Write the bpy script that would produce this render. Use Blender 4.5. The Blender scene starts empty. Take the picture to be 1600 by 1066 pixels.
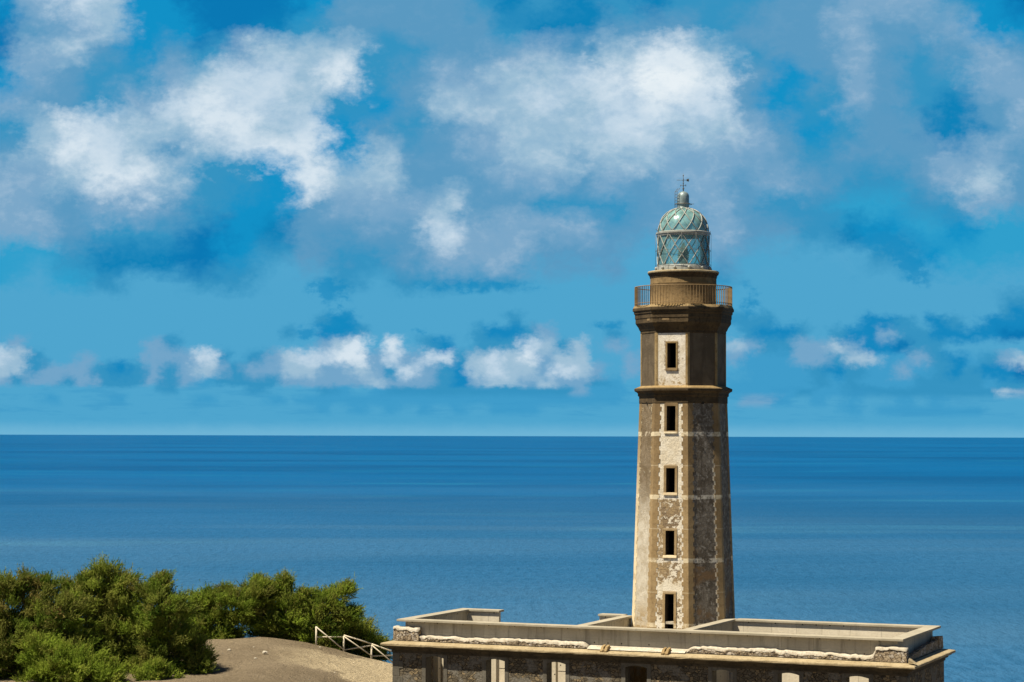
import bpy, bmesh, math, random
import numpy as np
from mathutils import Vector, Matrix
S = bpy.context.scene
COL = S.collection
R = math.radians
random.seed(7)
rng = np.random.default_rng(11)

# ------------------------------------------------------------------ camera
F_PX, ZC = 3433.0, 45.0
PITCH, ROLL = math.atan(148.2 / F_PX), R(0.17)
cam_d = bpy.data.cameras.new('camera'); cam = bpy.data.objects.new('camera', cam_d); COL.objects.link(cam)
cam_d.sensor_width = 36.0; cam_d.lens = 36.0 * F_PX / 1600.0
cam_d.clip_start = 0.5; cam_d.clip_end = 900000.0
fw = Vector((0, math.cos(PITCH), math.sin(PITCH))); r0 = Vector((1, 0, 0)); u0 = r0.cross(fw)
rt = r0 * math.cos(ROLL) + u0 * math.sin(ROLL); up = u0 * math.cos(ROLL) - r0 * math.sin(ROLL)
cam.matrix_world = Matrix(((rt.x, up.x, -fw.x, 0), (rt.y, up.y, -fw.y, 0), (rt.z, up.z, -fw.z, ZC), (0, 0, 0, 1)))
S.camera = cam
def at(x, y, Y):                     # a point of the photograph at ground distance Y metres
    d = fw + rt * ((x - 800) / F_PX) - up * ((y - 533) / F_PX)
    return Vector((0, 0, ZC)) + d * (Y / d.y)

# ------------------------------------------------------------------ node helper
class NT:
    def __init__(s, tree): s.t = tree; s.n = tree.nodes; s.l = tree.links
    def node(s, typ, **kw):
        n = s.n.new(typ)
        for k, v in kw.items(): setattr(n, k, v)
        return n
    def put(s, sock, v):
        if hasattr(v, 'is_output') or isinstance(v, bpy.types.NodeSocket): s.l.new(v, sock)
        elif v is not None:
            if isinstance(v, (tuple, list)) and len(v) == 3 and sock.type == 'RGBA': v = (*v, 1)
            sock.default_value = v
    def m(s, op, a, b=None, c=None, clamp=False):
        n = s.node('ShaderNodeMath', operation=op, use_clamp=clamp)
        for i, v in enumerate((a, b, c)):
            if v is not None: s.put(n.inputs[i], v)
        return n.outputs[0]
    def vm(s, op, a, b=None, c=None):
        n = s.node('ShaderNodeVectorMath', operation=op)
        for i, v in enumerate((a, b, c)):
            if v is not None: s.put(n.inputs[i], v)
        return n.outputs['Value'] if op in ('LENGTH', 'DOT_PRODUCT', 'DISTANCE') else n.outputs[0]
    def sep(s, v): n = s.node('ShaderNodeSeparateXYZ'); s.put(n.inputs[0], v); return n.outputs
    def comb(s, x, y, z):
        n = s.node('ShaderNodeCombineXYZ')
        for i, v in enumerate((x, y, z)): s.put(n.inputs[i], v)
        return n.outputs[0]
    def noise(s, vec, scale, detail=4, rough=.55, dist=0.0, color=False):
        n = s.node('ShaderNodeTexNoise'); s.put(n.inputs['Vector'], vec)
        n.inputs['Scale'].default_value = scale; n.inputs['Detail'].default_value = detail
        n.inputs['Roughness'].default_value = rough; n.inputs['Distortion'].default_value = dist
        return n.outputs[1] if color else n.outputs[0]
    def voro(s, vec, scale, feature='F1', rnd=1.0):
        n = s.node('ShaderNodeTexVoronoi', feature=feature); s.put(n.inputs['Vector'], vec)
        n.inputs['Scale'].default_value = scale; n.inputs['Randomness'].default_value = rnd
        return n.outputs
    def ss(s, v, lo, hi, a=0.0, b=1.0):
        n = s.node('ShaderNodeMapRange', interpolation_type='SMOOTHSTEP')
        for i, q in enumerate((v, lo, hi, a, b)): s.put(n.inputs[i], q)
        return n.outputs[0]
    def lin(s, v, lo, hi, a=0.0, b=1.0):
        n = s.node('ShaderNodeMapRange')
        for i, q in enumerate((v, lo, hi, a, b)): s.put(n.inputs[i], q)
        return n.outputs[0]
    def mix(s, f, a, b):
        n = s.node('ShaderNodeMix', data_type='RGBA'); n.clamp_factor = True
        s.put(n.inputs[0], f); s.put(n.inputs[6], a); s.put(n.inputs[7], b)
        return n.outputs[2]
    def ramp(s, f, stops):
        n = s.node('ShaderNodeValToRGB'); s.put(n.inputs[0], f); e = n.color_ramp.elements
        while len(e) < len(stops): e.new(0.5)
        for q, (p, c) in zip(e, stops): q.position = p; q.color = (*c, 1)
        return n.outputs[0]
    def bump(s, h, strength=.5, dist=.05, normal=None):
        n = s.node('ShaderNodeBump'); n.inputs['Strength'].default_value = strength; n.inputs['Distance'].default_value = dist
        s.put(n.inputs['Height'], h)
        if normal is not None: s.put(n.inputs['Normal'], normal)
        return n.outputs[0]
def srgb(r, g, b):
    f = lambda c: (c / 12.92 if c <= .04045 else ((c + .055) / 1.055) ** 2.4)
    return (f(r / 255), f(g / 255), f(b / 255))

# ------------------------------------------------------------------ sun, exposure
SUN_EL = 61.0; SUN_AZ = -65.0        # azimuth measured from the camera's side (-Y), negative = to the left
EXPO = 0.60
sv = Vector((math.sin(R(SUN_AZ)) * math.cos(R(SUN_EL)), -math.cos(R(SUN_AZ)) * math.cos(R(SUN_EL)), math.sin(R(SUN_EL))))
sl = bpy.data.lights.new('sun', 'SUN'); sun = bpy.data.objects.new('sun', sl); COL.objects.link(sun)
sl.energy = 5.0; sl.angle = R(0.5); sl.color = (1.0, 0.90, 0.72)
sun.rotation_euler = sv.to_track_quat('Z', 'Y').to_euler()
S.view_settings.view_transform = 'Standard'; S.view_settings.look = 'None'
S.view_settings.exposure = EXPO; S.view_settings.gamma = 1.0; S.view_settings.use_curve_mapping = False

# ------------------------------------------------------------------ sky: clear air by elevation + cloud banks by direction
W = bpy.data.worlds.new('World'); S.world = W; W.use_nodes = True
# colour of the air and cloud by direction: rows of places across the sky (31 or 61 columns), each letter one tone
TONE = {'d': (10, 120, 180), 'b': (18, 144, 198), 'k': (14, 129, 184), 'm': (54, 147, 193), 's': (79, 165, 206), 't': (48, 159, 204), 'v': (90, 153, 193), 'g': (124, 168, 201),
        'l': (156, 190, 213), 'w': (190, 212, 229), 'W': (212, 227, 238), 'X': (232, 241, 246), 'p': (114, 165, 201), 'f': (22, 135, 191), 'u': (64, 156, 202), 'h': (110, 180, 214)}
SKY_HIGH = [(0, 'bgwlbbdddbvvvvmkmkmkmmmvvgggmbd'), (40, 'dvglbbddkmvvvvvmkkvvvmvvvgvvgbb'), (80, 'dglvbvmglllmmvvggvlWWlmvvgvmvgv'), (120, 'bgvmmglwwlWmvggllwWXXWvbvgvmmgg'),
            (160, 'gvvmgwWwwlmbvlllwlwWwwvbmgvmkvg'), (200, 'mlWwllWWlwbvmvglllwwllgvbmvvkvg'), (240, 'vlWwlvlwWWblvvglllllgggvmvvvggv'), (280, 'gglWWlmmbWllvvvggvgvggvgvmmvglv'),
            (320, 'ggvggvmbbvggglvvmmmvvgvmmttmmgv'), (360, 'ggvmmmdbkvvvvwggggvvggvvmkbtbtt'), (400, 'ttmkkkdbmvmmvgggvvvssvssssmbttt'), (440, 'tstmssmmssmsmmmmssssSmsssssssss'.replace('S', 's')), (466, 'ssssssssssssssssssssssssssssssm')]
SKY_LOW = [(482, 's' * 56 + 'sssmf'),
           (500, 'sssssssssssssssssssmfsssssssssmssssssssssss' + 'mmmsssssf' + 'fmsfmsfff'),
           (520, 'sssssssssssssssssmsffmssssssmffmpsssmssssss' + 'smffmsmff' + 'pmmffffdd'),
           (540, 'spssssssspmssssssssplWsWsmfsmmmwlmlspssssss' + 'lpmmpplpf' + 'fdmmsssss'),
           (560, 'wlmsspssspppwmsmplwwWWpwpwwmlwlWpllsspsssss' + 'puuuppmll' + 'uupmfumpl'),
           (580, 'llmpppmfmpmplpmppllpplpmwpmflwllpwlpspsssss' + 'suuuumfmu' + 'upumfmffd'),
           (600, 'pmppmpmmmpmpummmmppppplpppmfpllplppmusssuss' + 'uuuuumumu' + 'uummmmumm'),
           (611, 'ssssssssssmssssmsssmusummmmmmmmmmmpuussssss' + 'uuuumuumm' + 'mmmmmmmlp'),
           (626, 'sssusssussssusssusuuuuuuuuuuuuuuuuuuussssss' + 'sppususus' + 'susussSss'.replace('S', 's')),
           (642, 's' * 18 + 'susususususuuus' + 's' * 15 + 'ssusuuuuuusss'[:13]), (656, 's' * 61), (682, 'h' * 61)]
def build_sky():
    t = NT(W.node_tree); t.n.clear()
    out = t.node('ShaderNodeOutputWorld'); bg = t.node('ShaderNodeBackground'); bg.inputs[1].default_value = 0.05
    t.l.new(bg.outputs[0], out.inputs[0])
    K = (1 / 0.05) / (2 ** EXPO)
    sky = t.node('ShaderNodeTexSky', sky_type='NISHITA'); sky.sun_disc = False
    sky.sun_elevation = R(SUN_EL); sky.sun_rotation = math.atan2(sv.x, sv.y)
    sky.altitude = 50; sky.air_density = 1.0; sky.dust_density = 0.4; sky.ozone_density = 2.0
    nish = t.vm('MULTIPLY', sky.outputs[0], (0.50, 0.58, 0.64))
    d = t.sep(t.node('ShaderNodeTexCoord').outputs['Generated'])
    yy = t.m('MAXIMUM', d[1], .05)
    az = t.m('MULTIPLY', t.m('DIVIDE', d[0], yy), F_PX / 60.0)          # about degrees, east of the view north
    el = t.m('MULTIPLY', t.m('DIVIDE', d[2], yy), F_PX / 60.0)
    base = t.comb(az, el, 0.0)
    # turbulence that breaks up the cloud edges
    wl = t.noise(t.vm('MULTIPLY', base, (1, 1.4, 1)), 0.50, 2, .5, color=True)
    wm = t.noise(t.vm('MULTIPLY', base, (1, 1.3, 1)), 1.5, 3, .55, color=True)
    ws = t.noise(t.vm('MULTIPLY', base, (1, 1.3, 1)), 4.5, 5, .65, color=True)
    fbm = t.noise(t.vm('MULTIPLY', base, (1, 1.45, 1)), 1.1, 9, .58, .4)
    fine = t.noise(t.vm('MULTIPLY', base, (1, 1.4, 1)), 3.4, 7, .62)
    hi = t.ss(el, 2.6, 4.6)
    half = (.5, .5, .5)
    off = t.vm('MULTIPLY', t.vm('SUBTRACT', wl, half), t.comb(t.lin(hi, 0, 1, .25, 1.5), t.lin(hi, 0, 1, .08, 1.1), 0.0))
    off = t.vm('ADD', off, t.vm('MULTIPLY', t.vm('SUBTRACT', wm, half), t.comb(t.lin(hi, 0, 1, .85, 1.1), t.lin(hi, 0, 1, .40, .85), 0.0)))
    off = t.vm('ADD', off, t.vm('MULTIPLY', t.vm('SUBTRACT', ws, half), t.comb(t.lin(hi, 0, 1, .52, .75), t.lin(hi, 0, 1, .40, .6), 0.0)))
    flat = t.ss(el, 1.05, 1.5, .25, 1.0)                                   # cloud bases stay level
    P = t.sep(t.vm('ADD', base, t.vm('MULTIPLY', off, t.comb(1.0, flat, 1.0))))
    ux = t.lin(P[0], -800 / 60.0, 800 / 60.0); py = t.m('SUBTRACT', 682.0, t.m('MULTIPLY', P[1], 60.0))
    def row(fac, letters, interp):
        n = t.node('ShaderNodeValToRGB'); t.put(n.inputs[0], fac); r_ = n.color_ramp; r_.interpolation = interp; e = r_.elements
        while len(e) < len(letters): e.new(.5)
        for i, ch in enumerate(letters): e[i].position = i / (len(letters) - 1)
        for i, ch in enumerate(letters): e[i].color = (*srgb(*TONE[ch]), 1)
        return n.outputs[0]
    c = None; last = None
    for y, L_ in SKY_HIGH:
        assert len(L_) == 31, (y, len(L_))
        r_ = row(ux, L_, 'EASE'); c = r_ if c is None else t.mix(t.lin(py, last, y), c, r_); last = y
    ul = t.lin(ux, 0, .5); ur = t.lin(ux, .5, 1); right = t.m('GREATER_THAN', ux, .5)
    for y, L_ in SKY_LOW:
        assert len(L_) == 61, (y, len(L_))
        if len(set(L_)) == 1: r_ = row(ux, L_[:2], 'LINEAR')
        else: r_ = t.mix(right, row(ul, L_[:31], 'EASE'), row(ur, L_[30:], 'EASE'))
        c = t.mix(t.ss(py, last, y), c, r_); last = y
    # a few ragged scraps of thin dark cloud
    def field(blobs):
        acc = None
        for x, y, rx, ry, rot, wgt in blobs:
            mp = t.node('ShaderNodeMapping', vector_type='TEXTURE')
            mp.inputs['Location'].default_value = ((x - 800) / 60, (682 - y) / 60, 0); mp.inputs['Rotation'].default_value = (0, 0, R(rot))
            mp.inputs['Scale'].default_value = (rx / 60, ry / 60, 1); t.put(mp.inputs[0], base)
            g = t.node('ShaderNodeTexGradient', gradient_type='QUADRATIC_SPHERE'); t.put(g.inputs[0], mp.outputs[0])
            v = t.m('MULTIPLY', g.outputs[1], wgt); acc = v if acc is None else t.m('ADD', acc, v)
        return acc
    Dk = field([(515, 455, 70, 34, 0, 1.0), (530, 505, 55, 50, 10, 1.1), (480, 522, 36, 26, 0, .8), (1385, 375, 110, 55, -20, .9), (1425, 415, 70, 40, -50, .9), (745, 448, 200, 24, 0, .7), (1172, 470, 40, 60, 20, .7), (655, 520, 34, 18, 0, .6), (950, 508, 60, 20, 0, .6)])
    dn = t.m('ADD', t.m('MULTIPLY', t.m('SUBTRACT', fine, .5), 2.4), t.m('MULTIPLY', t.m('SUBTRACT', fbm, .5), 1.4))
    dm = t.ss(t.m('ADD', Dk, t.m('MULTIPLY', dn, t.ss(Dk, .0, .3))), .08, .75)
    c = t.mix(t.m('MULTIPLY', dm, .72), c, srgb(20, 138, 192))
    # fibre inside the clouds
    cloud = t.ss(t.sep(c)[0], t.lin(hi, 0, 1, .12, .045), t.lin(hi, 0, 1, .5, .30))
    n = t.m('ADD', t.m('MULTIPLY', t.m('SUBTRACT', fbm, .5), 1.3), t.m('MULTIPLY', t.m('SUBTRACT', fine, .5), .8))
    c = t.mix(t.m('MULTIPLY', t.m('MULTIPLY', n, 1.05, clamp=True), t.m('MULTIPLY', cloud, t.lin(hi, 0, 1, .28, .7))), c, srgb(232, 240, 246))
    c = t.mix(t.m('MULTIPLY', t.m('MULTIPLY', n, -1.25, clamp=True), t.m('MULTIPLY', cloud, t.lin(hi, 0, 1, .85, .75))), c, srgb(100, 158, 198))
    # thin streaks under the far bases
    st = t.noise(t.vm('MULTIPLY', base, (1, 7.0, 1)), .8, 6, .62)
    stm = t.m('MULTIPLY', t.ss(st, .47, .68), t.m('MULTIPLY', t.ss(el, .2, .7), t.ss(el, 1.5, 1.15)))
    c = t.mix(t.m('MULTIPLY', stm, .5), c, srgb(58, 150, 198))
    # away from this stretch of sky: plain air
    clear = t.ramp(t.lin(el, 0, 14), [(0, srgb(112, 181, 214)), (.10, srgb(90, 170, 208)), (.40, srgb(52, 152, 200)), (1, srgb(22, 118, 180))])
    c = t.mix(t.ss(t.m('ABSOLUTE', az), 14.5, 19.0), c, clear)
    c = t.vm('MULTIPLY', c, (K, K, K))
    c = t.mix(t.ss(el, 12.0, 24.0), c, nish); c = t.mix(t.ss(d[1], .3, .1), c, nish)
    c = t.mix(t.ss(d[2], -.01, -.05), c, nish)
    t.l.new(c, bg.inputs[0])
build_sky()

# ------------------------------------------------------------------ materials
def mat(name, fn, rough=.9, spec=.2):
    m = bpy.data.materials.new(name); m.use_nodes = True
    t = NT(m.node_tree); b = t.n['Principled BSDF']; b.inputs['Roughness'].default_value = rough
    b.inputs['Specular IOR Level'].default_value = spec
    fn(t, b); return m
def obco(t): return t.node('ShaderNodeTexCoord').outputs['Object']
def geo_pos(t): return t.node('ShaderNodeNewGeometry').outputs['Position']

LIME = (.80, .74, .62)
def weathered(c0, c1, c2, s=1.0, bump=.5, streak=0.0, spots=0.0, spotc=LIME):
    def fn(t, b):
        p = obco(t)
        n1 = t.noise(p, .9 * s, 6, .6, .4); n2 = t.noise(p, 5 * s, 7, .65); n3 = t.noise(p, 24 * s, 4, .6)
        c = t.mix(t.ss(n1, .38, .64), c0, c1)
        c = t.mix(t.m('MULTIPLY', t.ss(n2, .48, .68), .75), c, c2)
        if streak:
            q = t.vm('MULTIPLY', p, (3.0, 3.0, .25)); sn = t.noise(q, 1.6, 5, .6)
            c = t.mix(t.m('MULTIPLY', t.ss(sn, .52, .72), streak), c, tuple(x * .35 for x in c0))
        if spots:
            c = t.mix(t.m('MULTIPLY', t.ss(t.noise(p, 7 * s, 6, .7), .62, .68), spots), c, spotc)
        c = t.mix(t.lin(n3, .3, .7, .0, .35), c, tuple(x * .55 for x in c0))
        t.put(b.inputs['Base Color'], c)
        t.put(b.inputs['Normal'], t.bump(t.m('ADD', n3, t.m('MULTIPLY', n2, 1.5)), bump, .03))
    return fn
M = {}
M['quoin'] = mat('ochre_render', weathered((.36, .225, .085), (.44, .285, .12), (.27, .17, .07), 1.0, .35, .25, .12))
M['quoin_pale'] = mat('pale_ochre_render', weathered((.52, .41, .25), (.6, .49, .32), (.42, .31, .16), 1.0, .35, .15))
M['trim'] = mat('tan_trim', weathered((.30, .205, .09), (.40, .29, .145), (.15, .10, .045), 1.4, .35, .4, .15))
M['cornice'] = mat('dark_cornice_stone', weathered((.072, .05, .027), (.115, .08, .041), (.035, .026, .017), 1.2, .5, .6, .10))
M['drum'] = mat('brown_drum_render', weathered((.20, .135, .062), (.27, .185, .09), (.11, .075, .037), 1.2, .35, .5, .08, (.5, .42, .3)))
M['reveal'] = mat('dark_reveal', weathered((.07, .052, .035), (.10, .075, .05), (.04, .03, .02), 1.4))  # reveals coloured dark so the whole opening reads dark
def concrete_fn(c0, c1, boards=True, clean=False):
    def fn(t, b):
        p = obco(t); s = t.sep(p)
        n1 = t.noise(p, .8, 6, .6); n2 = t.noise(p, 9, 6, .65)
        c = t.mix(t.ss(n1, .35, .68), c0, c1)
        sn = t.noise(t.vm('MULTIPLY', p, (2.2, 2.2, .15)), 1.8, 5, .65)
        c = t.mix(t.m('MULTIPLY', t.ss(sn, .50, .72), .3 if clean else .8), c, tuple(x * .45 for x in c0))
        c = t.mix(t.lin(n2, .35, .7, 0, .28), c, tuple(x * .55 for x in c0))
        h = n2
        if boards:
            # formwork joints and tie holes
            u = t.m('ADD', s[0], s[1])
            wob = t.m('MULTIPLY', t.m('SUBTRACT', t.noise(p, .35, 1), .5), .8)
            ju = t.m('ABSOLUTE', t.m('SUBTRACT', t.m('FRACT', t.m('DIVIDE', t.m('ADD', u, wob), 1.37)), .5))
            jm = t.ss(ju, .012, .004)
            c = t.mix(t.m('MULTIPLY', jm, .55), c, tuple(x * .35 for x in c0))
            tone = t.node('ShaderNodeTexWhiteNoise', noise_dimensions='1D'); t.put(tone.inputs['W'], t.m('FLOOR', t.m('ADD', t.m('DIVIDE', t.m('ADD', u, wob), 1.37), .5)))
            c = t.mix(t.lin(tone.outputs[0], 0, 1, 0, .28), c, tuple(x * .62 for x in c0))
            jz = t.m('ABSOLUTE', t.m('SUBTRACT', t.m('FRACT', t.m('DIVIDE', s[2], .62)), .5))
            c = t.mix(t.m('MULTIPLY', t.ss(jz, .02, .006), .30), c, tuple(x * .4 for x in c0))
            hu = t.m('SUBTRACT', t.m('FRACT', t.m('DIVIDE', u, .685)), .5)
            hz = t.m('SUBTRACT', t.m('FRACT', t.m('DIVIDE', t.m('ADD', s[2], .17), .62)), .5)
            rr = t.m('SQRT', t.m('ADD', t.m('MULTIPLY', t.m('MULTIPLY', hu, hu), .47), t.m('MULTIPLY', t.m('MULTIPLY', hz, hz), .384)))
            keep = t.node('ShaderNodeTexWhiteNoise', noise_dimensions='2D')
            t.put(keep.inputs[0], t.comb(t.m('FLOOR', t.m('DIVIDE', u, .685)), t.m('FLOOR', t.m('DIVIDE', t.m('ADD', s[2], .17), .62)), 0.0))
            c = t.mix(t.m('MULTIPLY', t.ss(rr, .045, .025), t.m('GREATER_THAN', keep.outputs[0], .45)), c, (.05, .04, .03))
            h = t.m('SUBTRACT', n2, t.m('MULTIPLY', jm, 1.5))
        t.put(b.inputs['Base Color'], c); t.put(b.inputs['Normal'], t.bump(h, .35, .02))
    return fn
M['concrete'] = mat('board_marked_concrete', concrete_fn((.46, .42, .335), (.58, .54, .44)))
M['concrete_in'] = mat('clean_concrete', concrete_fn((.70, .62, .47), (.80, .72, .57), True, True))
M['coping'] = mat('coping_concrete', concrete_fn((.37, .33, .245), (.47, .42, .32), False, True))
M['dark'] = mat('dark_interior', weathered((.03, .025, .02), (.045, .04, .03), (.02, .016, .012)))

def shaft_panel(kind):
    """plaster panel of the shaft: uv 'face' = metres across / height, uv 'edge' = metres from the corner"""
    def fn(t, b):
        p = obco(t)
        uv = t.node('ShaderNodeUVMap', uv_map='face').outputs[0]; ed = t.sep(t.node('ShaderNodeUVMap', uv_map='edge').outputs[0])[0]
        u, z = t.sep(uv)[0], t.sep(uv)[1]
        n0 = t.noise(p, .55, 5, .6, .5); n1 = t.noise(p, 1.6, 7, .66, .4); n2 = t.noise(p, 6, 7, .68); n3 = t.noise(p, 26, 4, .6)
        v2 = t.noise(t.vm('MULTIPLY', p, (3, 3, .3)), 1.5, 5, .6)
        joint = t.ss(t.voro(t.vm('ADD', t.vm('MULTIPLY', p, (1, 1, 1.5)), t.vm('MULTIPLY', t.noise(p, 3, 3, .6, color=True), (.25, .25, .25))), 3.6, 'DISTANCE_TO_EDGE')[0], .07, .02)
        tooth = t.m('MULTIPLY', t.m('SUBTRACT', t.m('GREATER_THAN', t.m('FRACT', t.m('DIVIDE', t.m('SUBTRACT', z, 31.2), .43)), .5), .5), .075)
        dq = t.m('ADD', t.m('SUBTRACT', ed, .30), t.m('ADD', tooth, t.m('MULTIPLY', t.m('SUBTRACT', n2, .5), .10)))
        rim = t.ss(dq, .095, .06)
        zf = t.m('SUBTRACT', z, 45.0)
        band = None
        for k, zz in enumerate((45.12, 42.0, 38.9, 35.72)):
            bb = t.ss(t.m('ABSOLUTE', t.m('ADD', t.m('SUBTRACT', z, zz), t.m('MULTIPLY', t.m('SUBTRACT', n2, .5), .12))), .125, .085)
            band = bb if band is None else t.m('MAXIMUM', band, bb)
        if kind == 'window':
            cream = t.mix(t.ss(n1, .40, .62), (.76, .67, .51), (.86, .79, .65))
            brown = t.mix(t.ss(n1, .42, .6), (.40, .29, .16), (.24, .175, .11))
            brown = t.mix(t.m('MULTIPLY', joint, .6), brown, (.12, .085, .05))
            # how much lime render is still on: much above 42.3 m, patchy below, a white field near 37.3 m
            keep = t.m('ADD', t.ss(z, 41.7, 42.4, .40, .86), t.m('MULTIPLY', t.ss(t.m('ABSOLUTE', t.m('SUBTRACT', z, 37.45)), .55, .2), .30))
            keep = t.m('SUBTRACT', keep, t.m('MULTIPLY', t.ss(t.m('ABSOLUTE', t.m('SUBTRACT', z, 41.0)), .9, .3), .10))
            v = t.m('ADD', t.m('MULTIPLY', n1, .40), t.m('ADD', t.m('MULTIPLY', n2, .48), t.m('MULTIPLY', n0, .12)))
            on = t.ss(t.m('ADD', t.m('MULTIPLY', t.m('SUBTRACT', v, .5), 3.4), keep), .42, .54)
            c = t.mix(on, brown, cream)
            c = t.mix(t.m('MULTIPLY', rim, t.m('MULTIPLY', t.ss(n1, .34, .52), t.ss(n2, .34, .46))), c, (.84, .78, .66))
            c = t.mix(t.m('MULTIPLY', band, t.ss(t.m('ADD', t.m('MULTIPLY', n2, .5), t.m('MULTIPLY', n1, .5)), .38, .50)), c, (.86, .80, .68))
            c = t.mix(t.m('MULTIPLY', t.ss(n2, .62, .70), .65), c, (.16, .12, .08))
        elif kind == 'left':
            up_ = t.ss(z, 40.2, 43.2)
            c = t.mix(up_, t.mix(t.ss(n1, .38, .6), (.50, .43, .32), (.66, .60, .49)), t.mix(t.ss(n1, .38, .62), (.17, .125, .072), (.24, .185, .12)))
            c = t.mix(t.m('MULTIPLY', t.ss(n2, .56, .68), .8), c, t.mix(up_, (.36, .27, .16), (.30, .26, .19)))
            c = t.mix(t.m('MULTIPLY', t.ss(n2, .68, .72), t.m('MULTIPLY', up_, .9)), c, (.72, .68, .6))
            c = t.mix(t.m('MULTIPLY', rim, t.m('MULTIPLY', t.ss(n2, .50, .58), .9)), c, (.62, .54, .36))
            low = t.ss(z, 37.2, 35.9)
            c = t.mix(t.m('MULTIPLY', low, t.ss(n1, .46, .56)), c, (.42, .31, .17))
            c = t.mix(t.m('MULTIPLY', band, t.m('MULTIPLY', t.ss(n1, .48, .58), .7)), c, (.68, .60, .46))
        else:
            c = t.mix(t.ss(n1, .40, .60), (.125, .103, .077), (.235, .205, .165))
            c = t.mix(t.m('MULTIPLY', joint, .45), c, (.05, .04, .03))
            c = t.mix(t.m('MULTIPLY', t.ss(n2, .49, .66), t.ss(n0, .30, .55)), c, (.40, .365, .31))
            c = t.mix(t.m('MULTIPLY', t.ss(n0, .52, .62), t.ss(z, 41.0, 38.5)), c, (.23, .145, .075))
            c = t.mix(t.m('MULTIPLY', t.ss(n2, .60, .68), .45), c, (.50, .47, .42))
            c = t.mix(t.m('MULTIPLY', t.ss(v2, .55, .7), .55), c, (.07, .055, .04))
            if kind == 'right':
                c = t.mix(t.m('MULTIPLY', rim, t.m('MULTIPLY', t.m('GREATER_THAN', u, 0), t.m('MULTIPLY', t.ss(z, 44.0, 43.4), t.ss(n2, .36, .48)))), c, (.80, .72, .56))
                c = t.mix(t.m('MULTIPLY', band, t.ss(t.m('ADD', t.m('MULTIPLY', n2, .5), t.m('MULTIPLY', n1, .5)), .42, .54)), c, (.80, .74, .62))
        c = t.mix(t.lin(n3, .35, .7, 0, .3), c, (.12, .09, .06))
        t.put(b.inputs['Base Color'], c)
        t.put(b.inputs['Normal'], t.bump(t.m('ADD', t.m('MULTIPLY', n2, 1.6), n3), .7, .035))
    return fn
for k in ('window', 'left', 'right', 'back'): M['panel_' + k] = mat('plaster_' + k + '_face', shaft_panel(k))
def quoin_fn(pale):
    def fn(t, b):
        weathered((.34, .235, .115), (.43, .31, .165), (.25, .17, .085), 1.0, .35, .25, .10)(t, b)
        c = b.inputs['Base Color'].links[0].from_socket
        p = obco(t); s = t.sep(p); n2 = t.noise(p, 5, 6, .65); n1 = t.noise(p, 1.2, 5, .6)
        hgt = t.ss(s[2], 46.5 - 32.0, 39.5 - 32.0)
        c = t.mix(t.m('MULTIPLY', t.m('SUBTRACT', 1.0, hgt), t.ss(n1, .3, .6, .15, .75)), c, (.15, .10, .05))
        if pale: c = t.mix(t.m('MULTIPLY', hgt, t.ss(n1, .25, .5)), c, (.74, .61, .40))
        for zz in (45.12, 42.0, 38.9, 35.72):
            bb = t.ss(t.m('ABSOLUTE', t.m('ADD', t.m('SUBTRACT', s[2], zz - 32.0), t.m('MULTIPLY', t.m('SUBTRACT', n2, .5), .10))), .125, .09)
            c = t.mix(t.m('MULTIPLY', bb, t.ss(t.m('ADD', t.m('MULTIPLY', n2, .5), t.m('MULTIPLY', n1, .5)), .40, .54, .1, .8)), c, (.78, .68, .48))
        for k in range(8):
            zz = 34.2 + 1.56 * k - 32.0
            c = t.mix(t.m('MULTIPLY', t.ss(t.m('ABSOLUTE', t.m('SUBTRACT', s[2], zz)), .035, .012), .45), c, (.6, .5, .34))
        t.put(b.inputs['Base Color'], c)
    return fn
M['quoin'] = mat('ochre_quoin', quoin_fn(False)); M['quoin_pale'] = mat('pale_quoin', quoin_fn(True))
def upper_panel(kind):
    def fn(t, b):
        p = obco(t)
        n1 = t.noise(p, 1.6, 7, .66, .4); n2 = t.noise(p, 6, 7, .68); n3 = t.noise(p, 26, 4, .6)
        z = t.sep(t.node('ShaderNodeUVMap', uv_map='face').outputs[0])[1]
        st = t.noise(t.vm('MULTIPLY', p, (3, 3, .25)), 1.6, 5, .6)
        if kind == 'window':
            c = t.mix(t.ss(n1, .38, .62), (.74, .66, .52), (.86, .80, .69))
            c = t.mix(t.m('MULTIPLY', t.ss(n2, .58, .66), t.ss(n1, .42, .56)), c, (.26, .19, .11))
            u = t.sep(t.node('ShaderNodeUVMap', uv_map='face').outputs[0])[0]
            du = t.m('MAXIMUM', t.m('SUBTRACT', t.m('ABSOLUTE', u), .30), t.m('SUBTRACT', t.m('ABSOLUTE', t.m('SUBTRACT', z, 48.98)), .66))
            c = t.mix(t.m('MULTIPLY', t.ss(t.m('ADD', du, t.m('MULTIPLY', t.m('SUBTRACT', n2, .5), .55)), .10, .0), .85), c, (.20, .14, .08))
            c = t.mix(t.m('MULTIPLY', t.ss(z, 48.3, 47.6), t.ss(n2, .48, .6)), c, (.42, .30, .15))
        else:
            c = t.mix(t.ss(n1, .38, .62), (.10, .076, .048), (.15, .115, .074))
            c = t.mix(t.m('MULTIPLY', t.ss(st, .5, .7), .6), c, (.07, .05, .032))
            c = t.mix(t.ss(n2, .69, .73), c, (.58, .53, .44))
        c = t.mix(t.lin(n3, .35, .7, 0, .3), c, (.12, .09, .06))
        t.put(b.inputs['Base Color'], c)
        t.put(b.inputs['Normal'], t.bump(t.m('ADD', t.m('MULTIPLY', n2, 1.4), n3), .55, .03))
    return fn
M['upper_window'] = mat('lime_wash_face', upper_panel('window')); M['upper_dark'] = mat('brown_stained_face', upper_panel('dark'))

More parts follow.
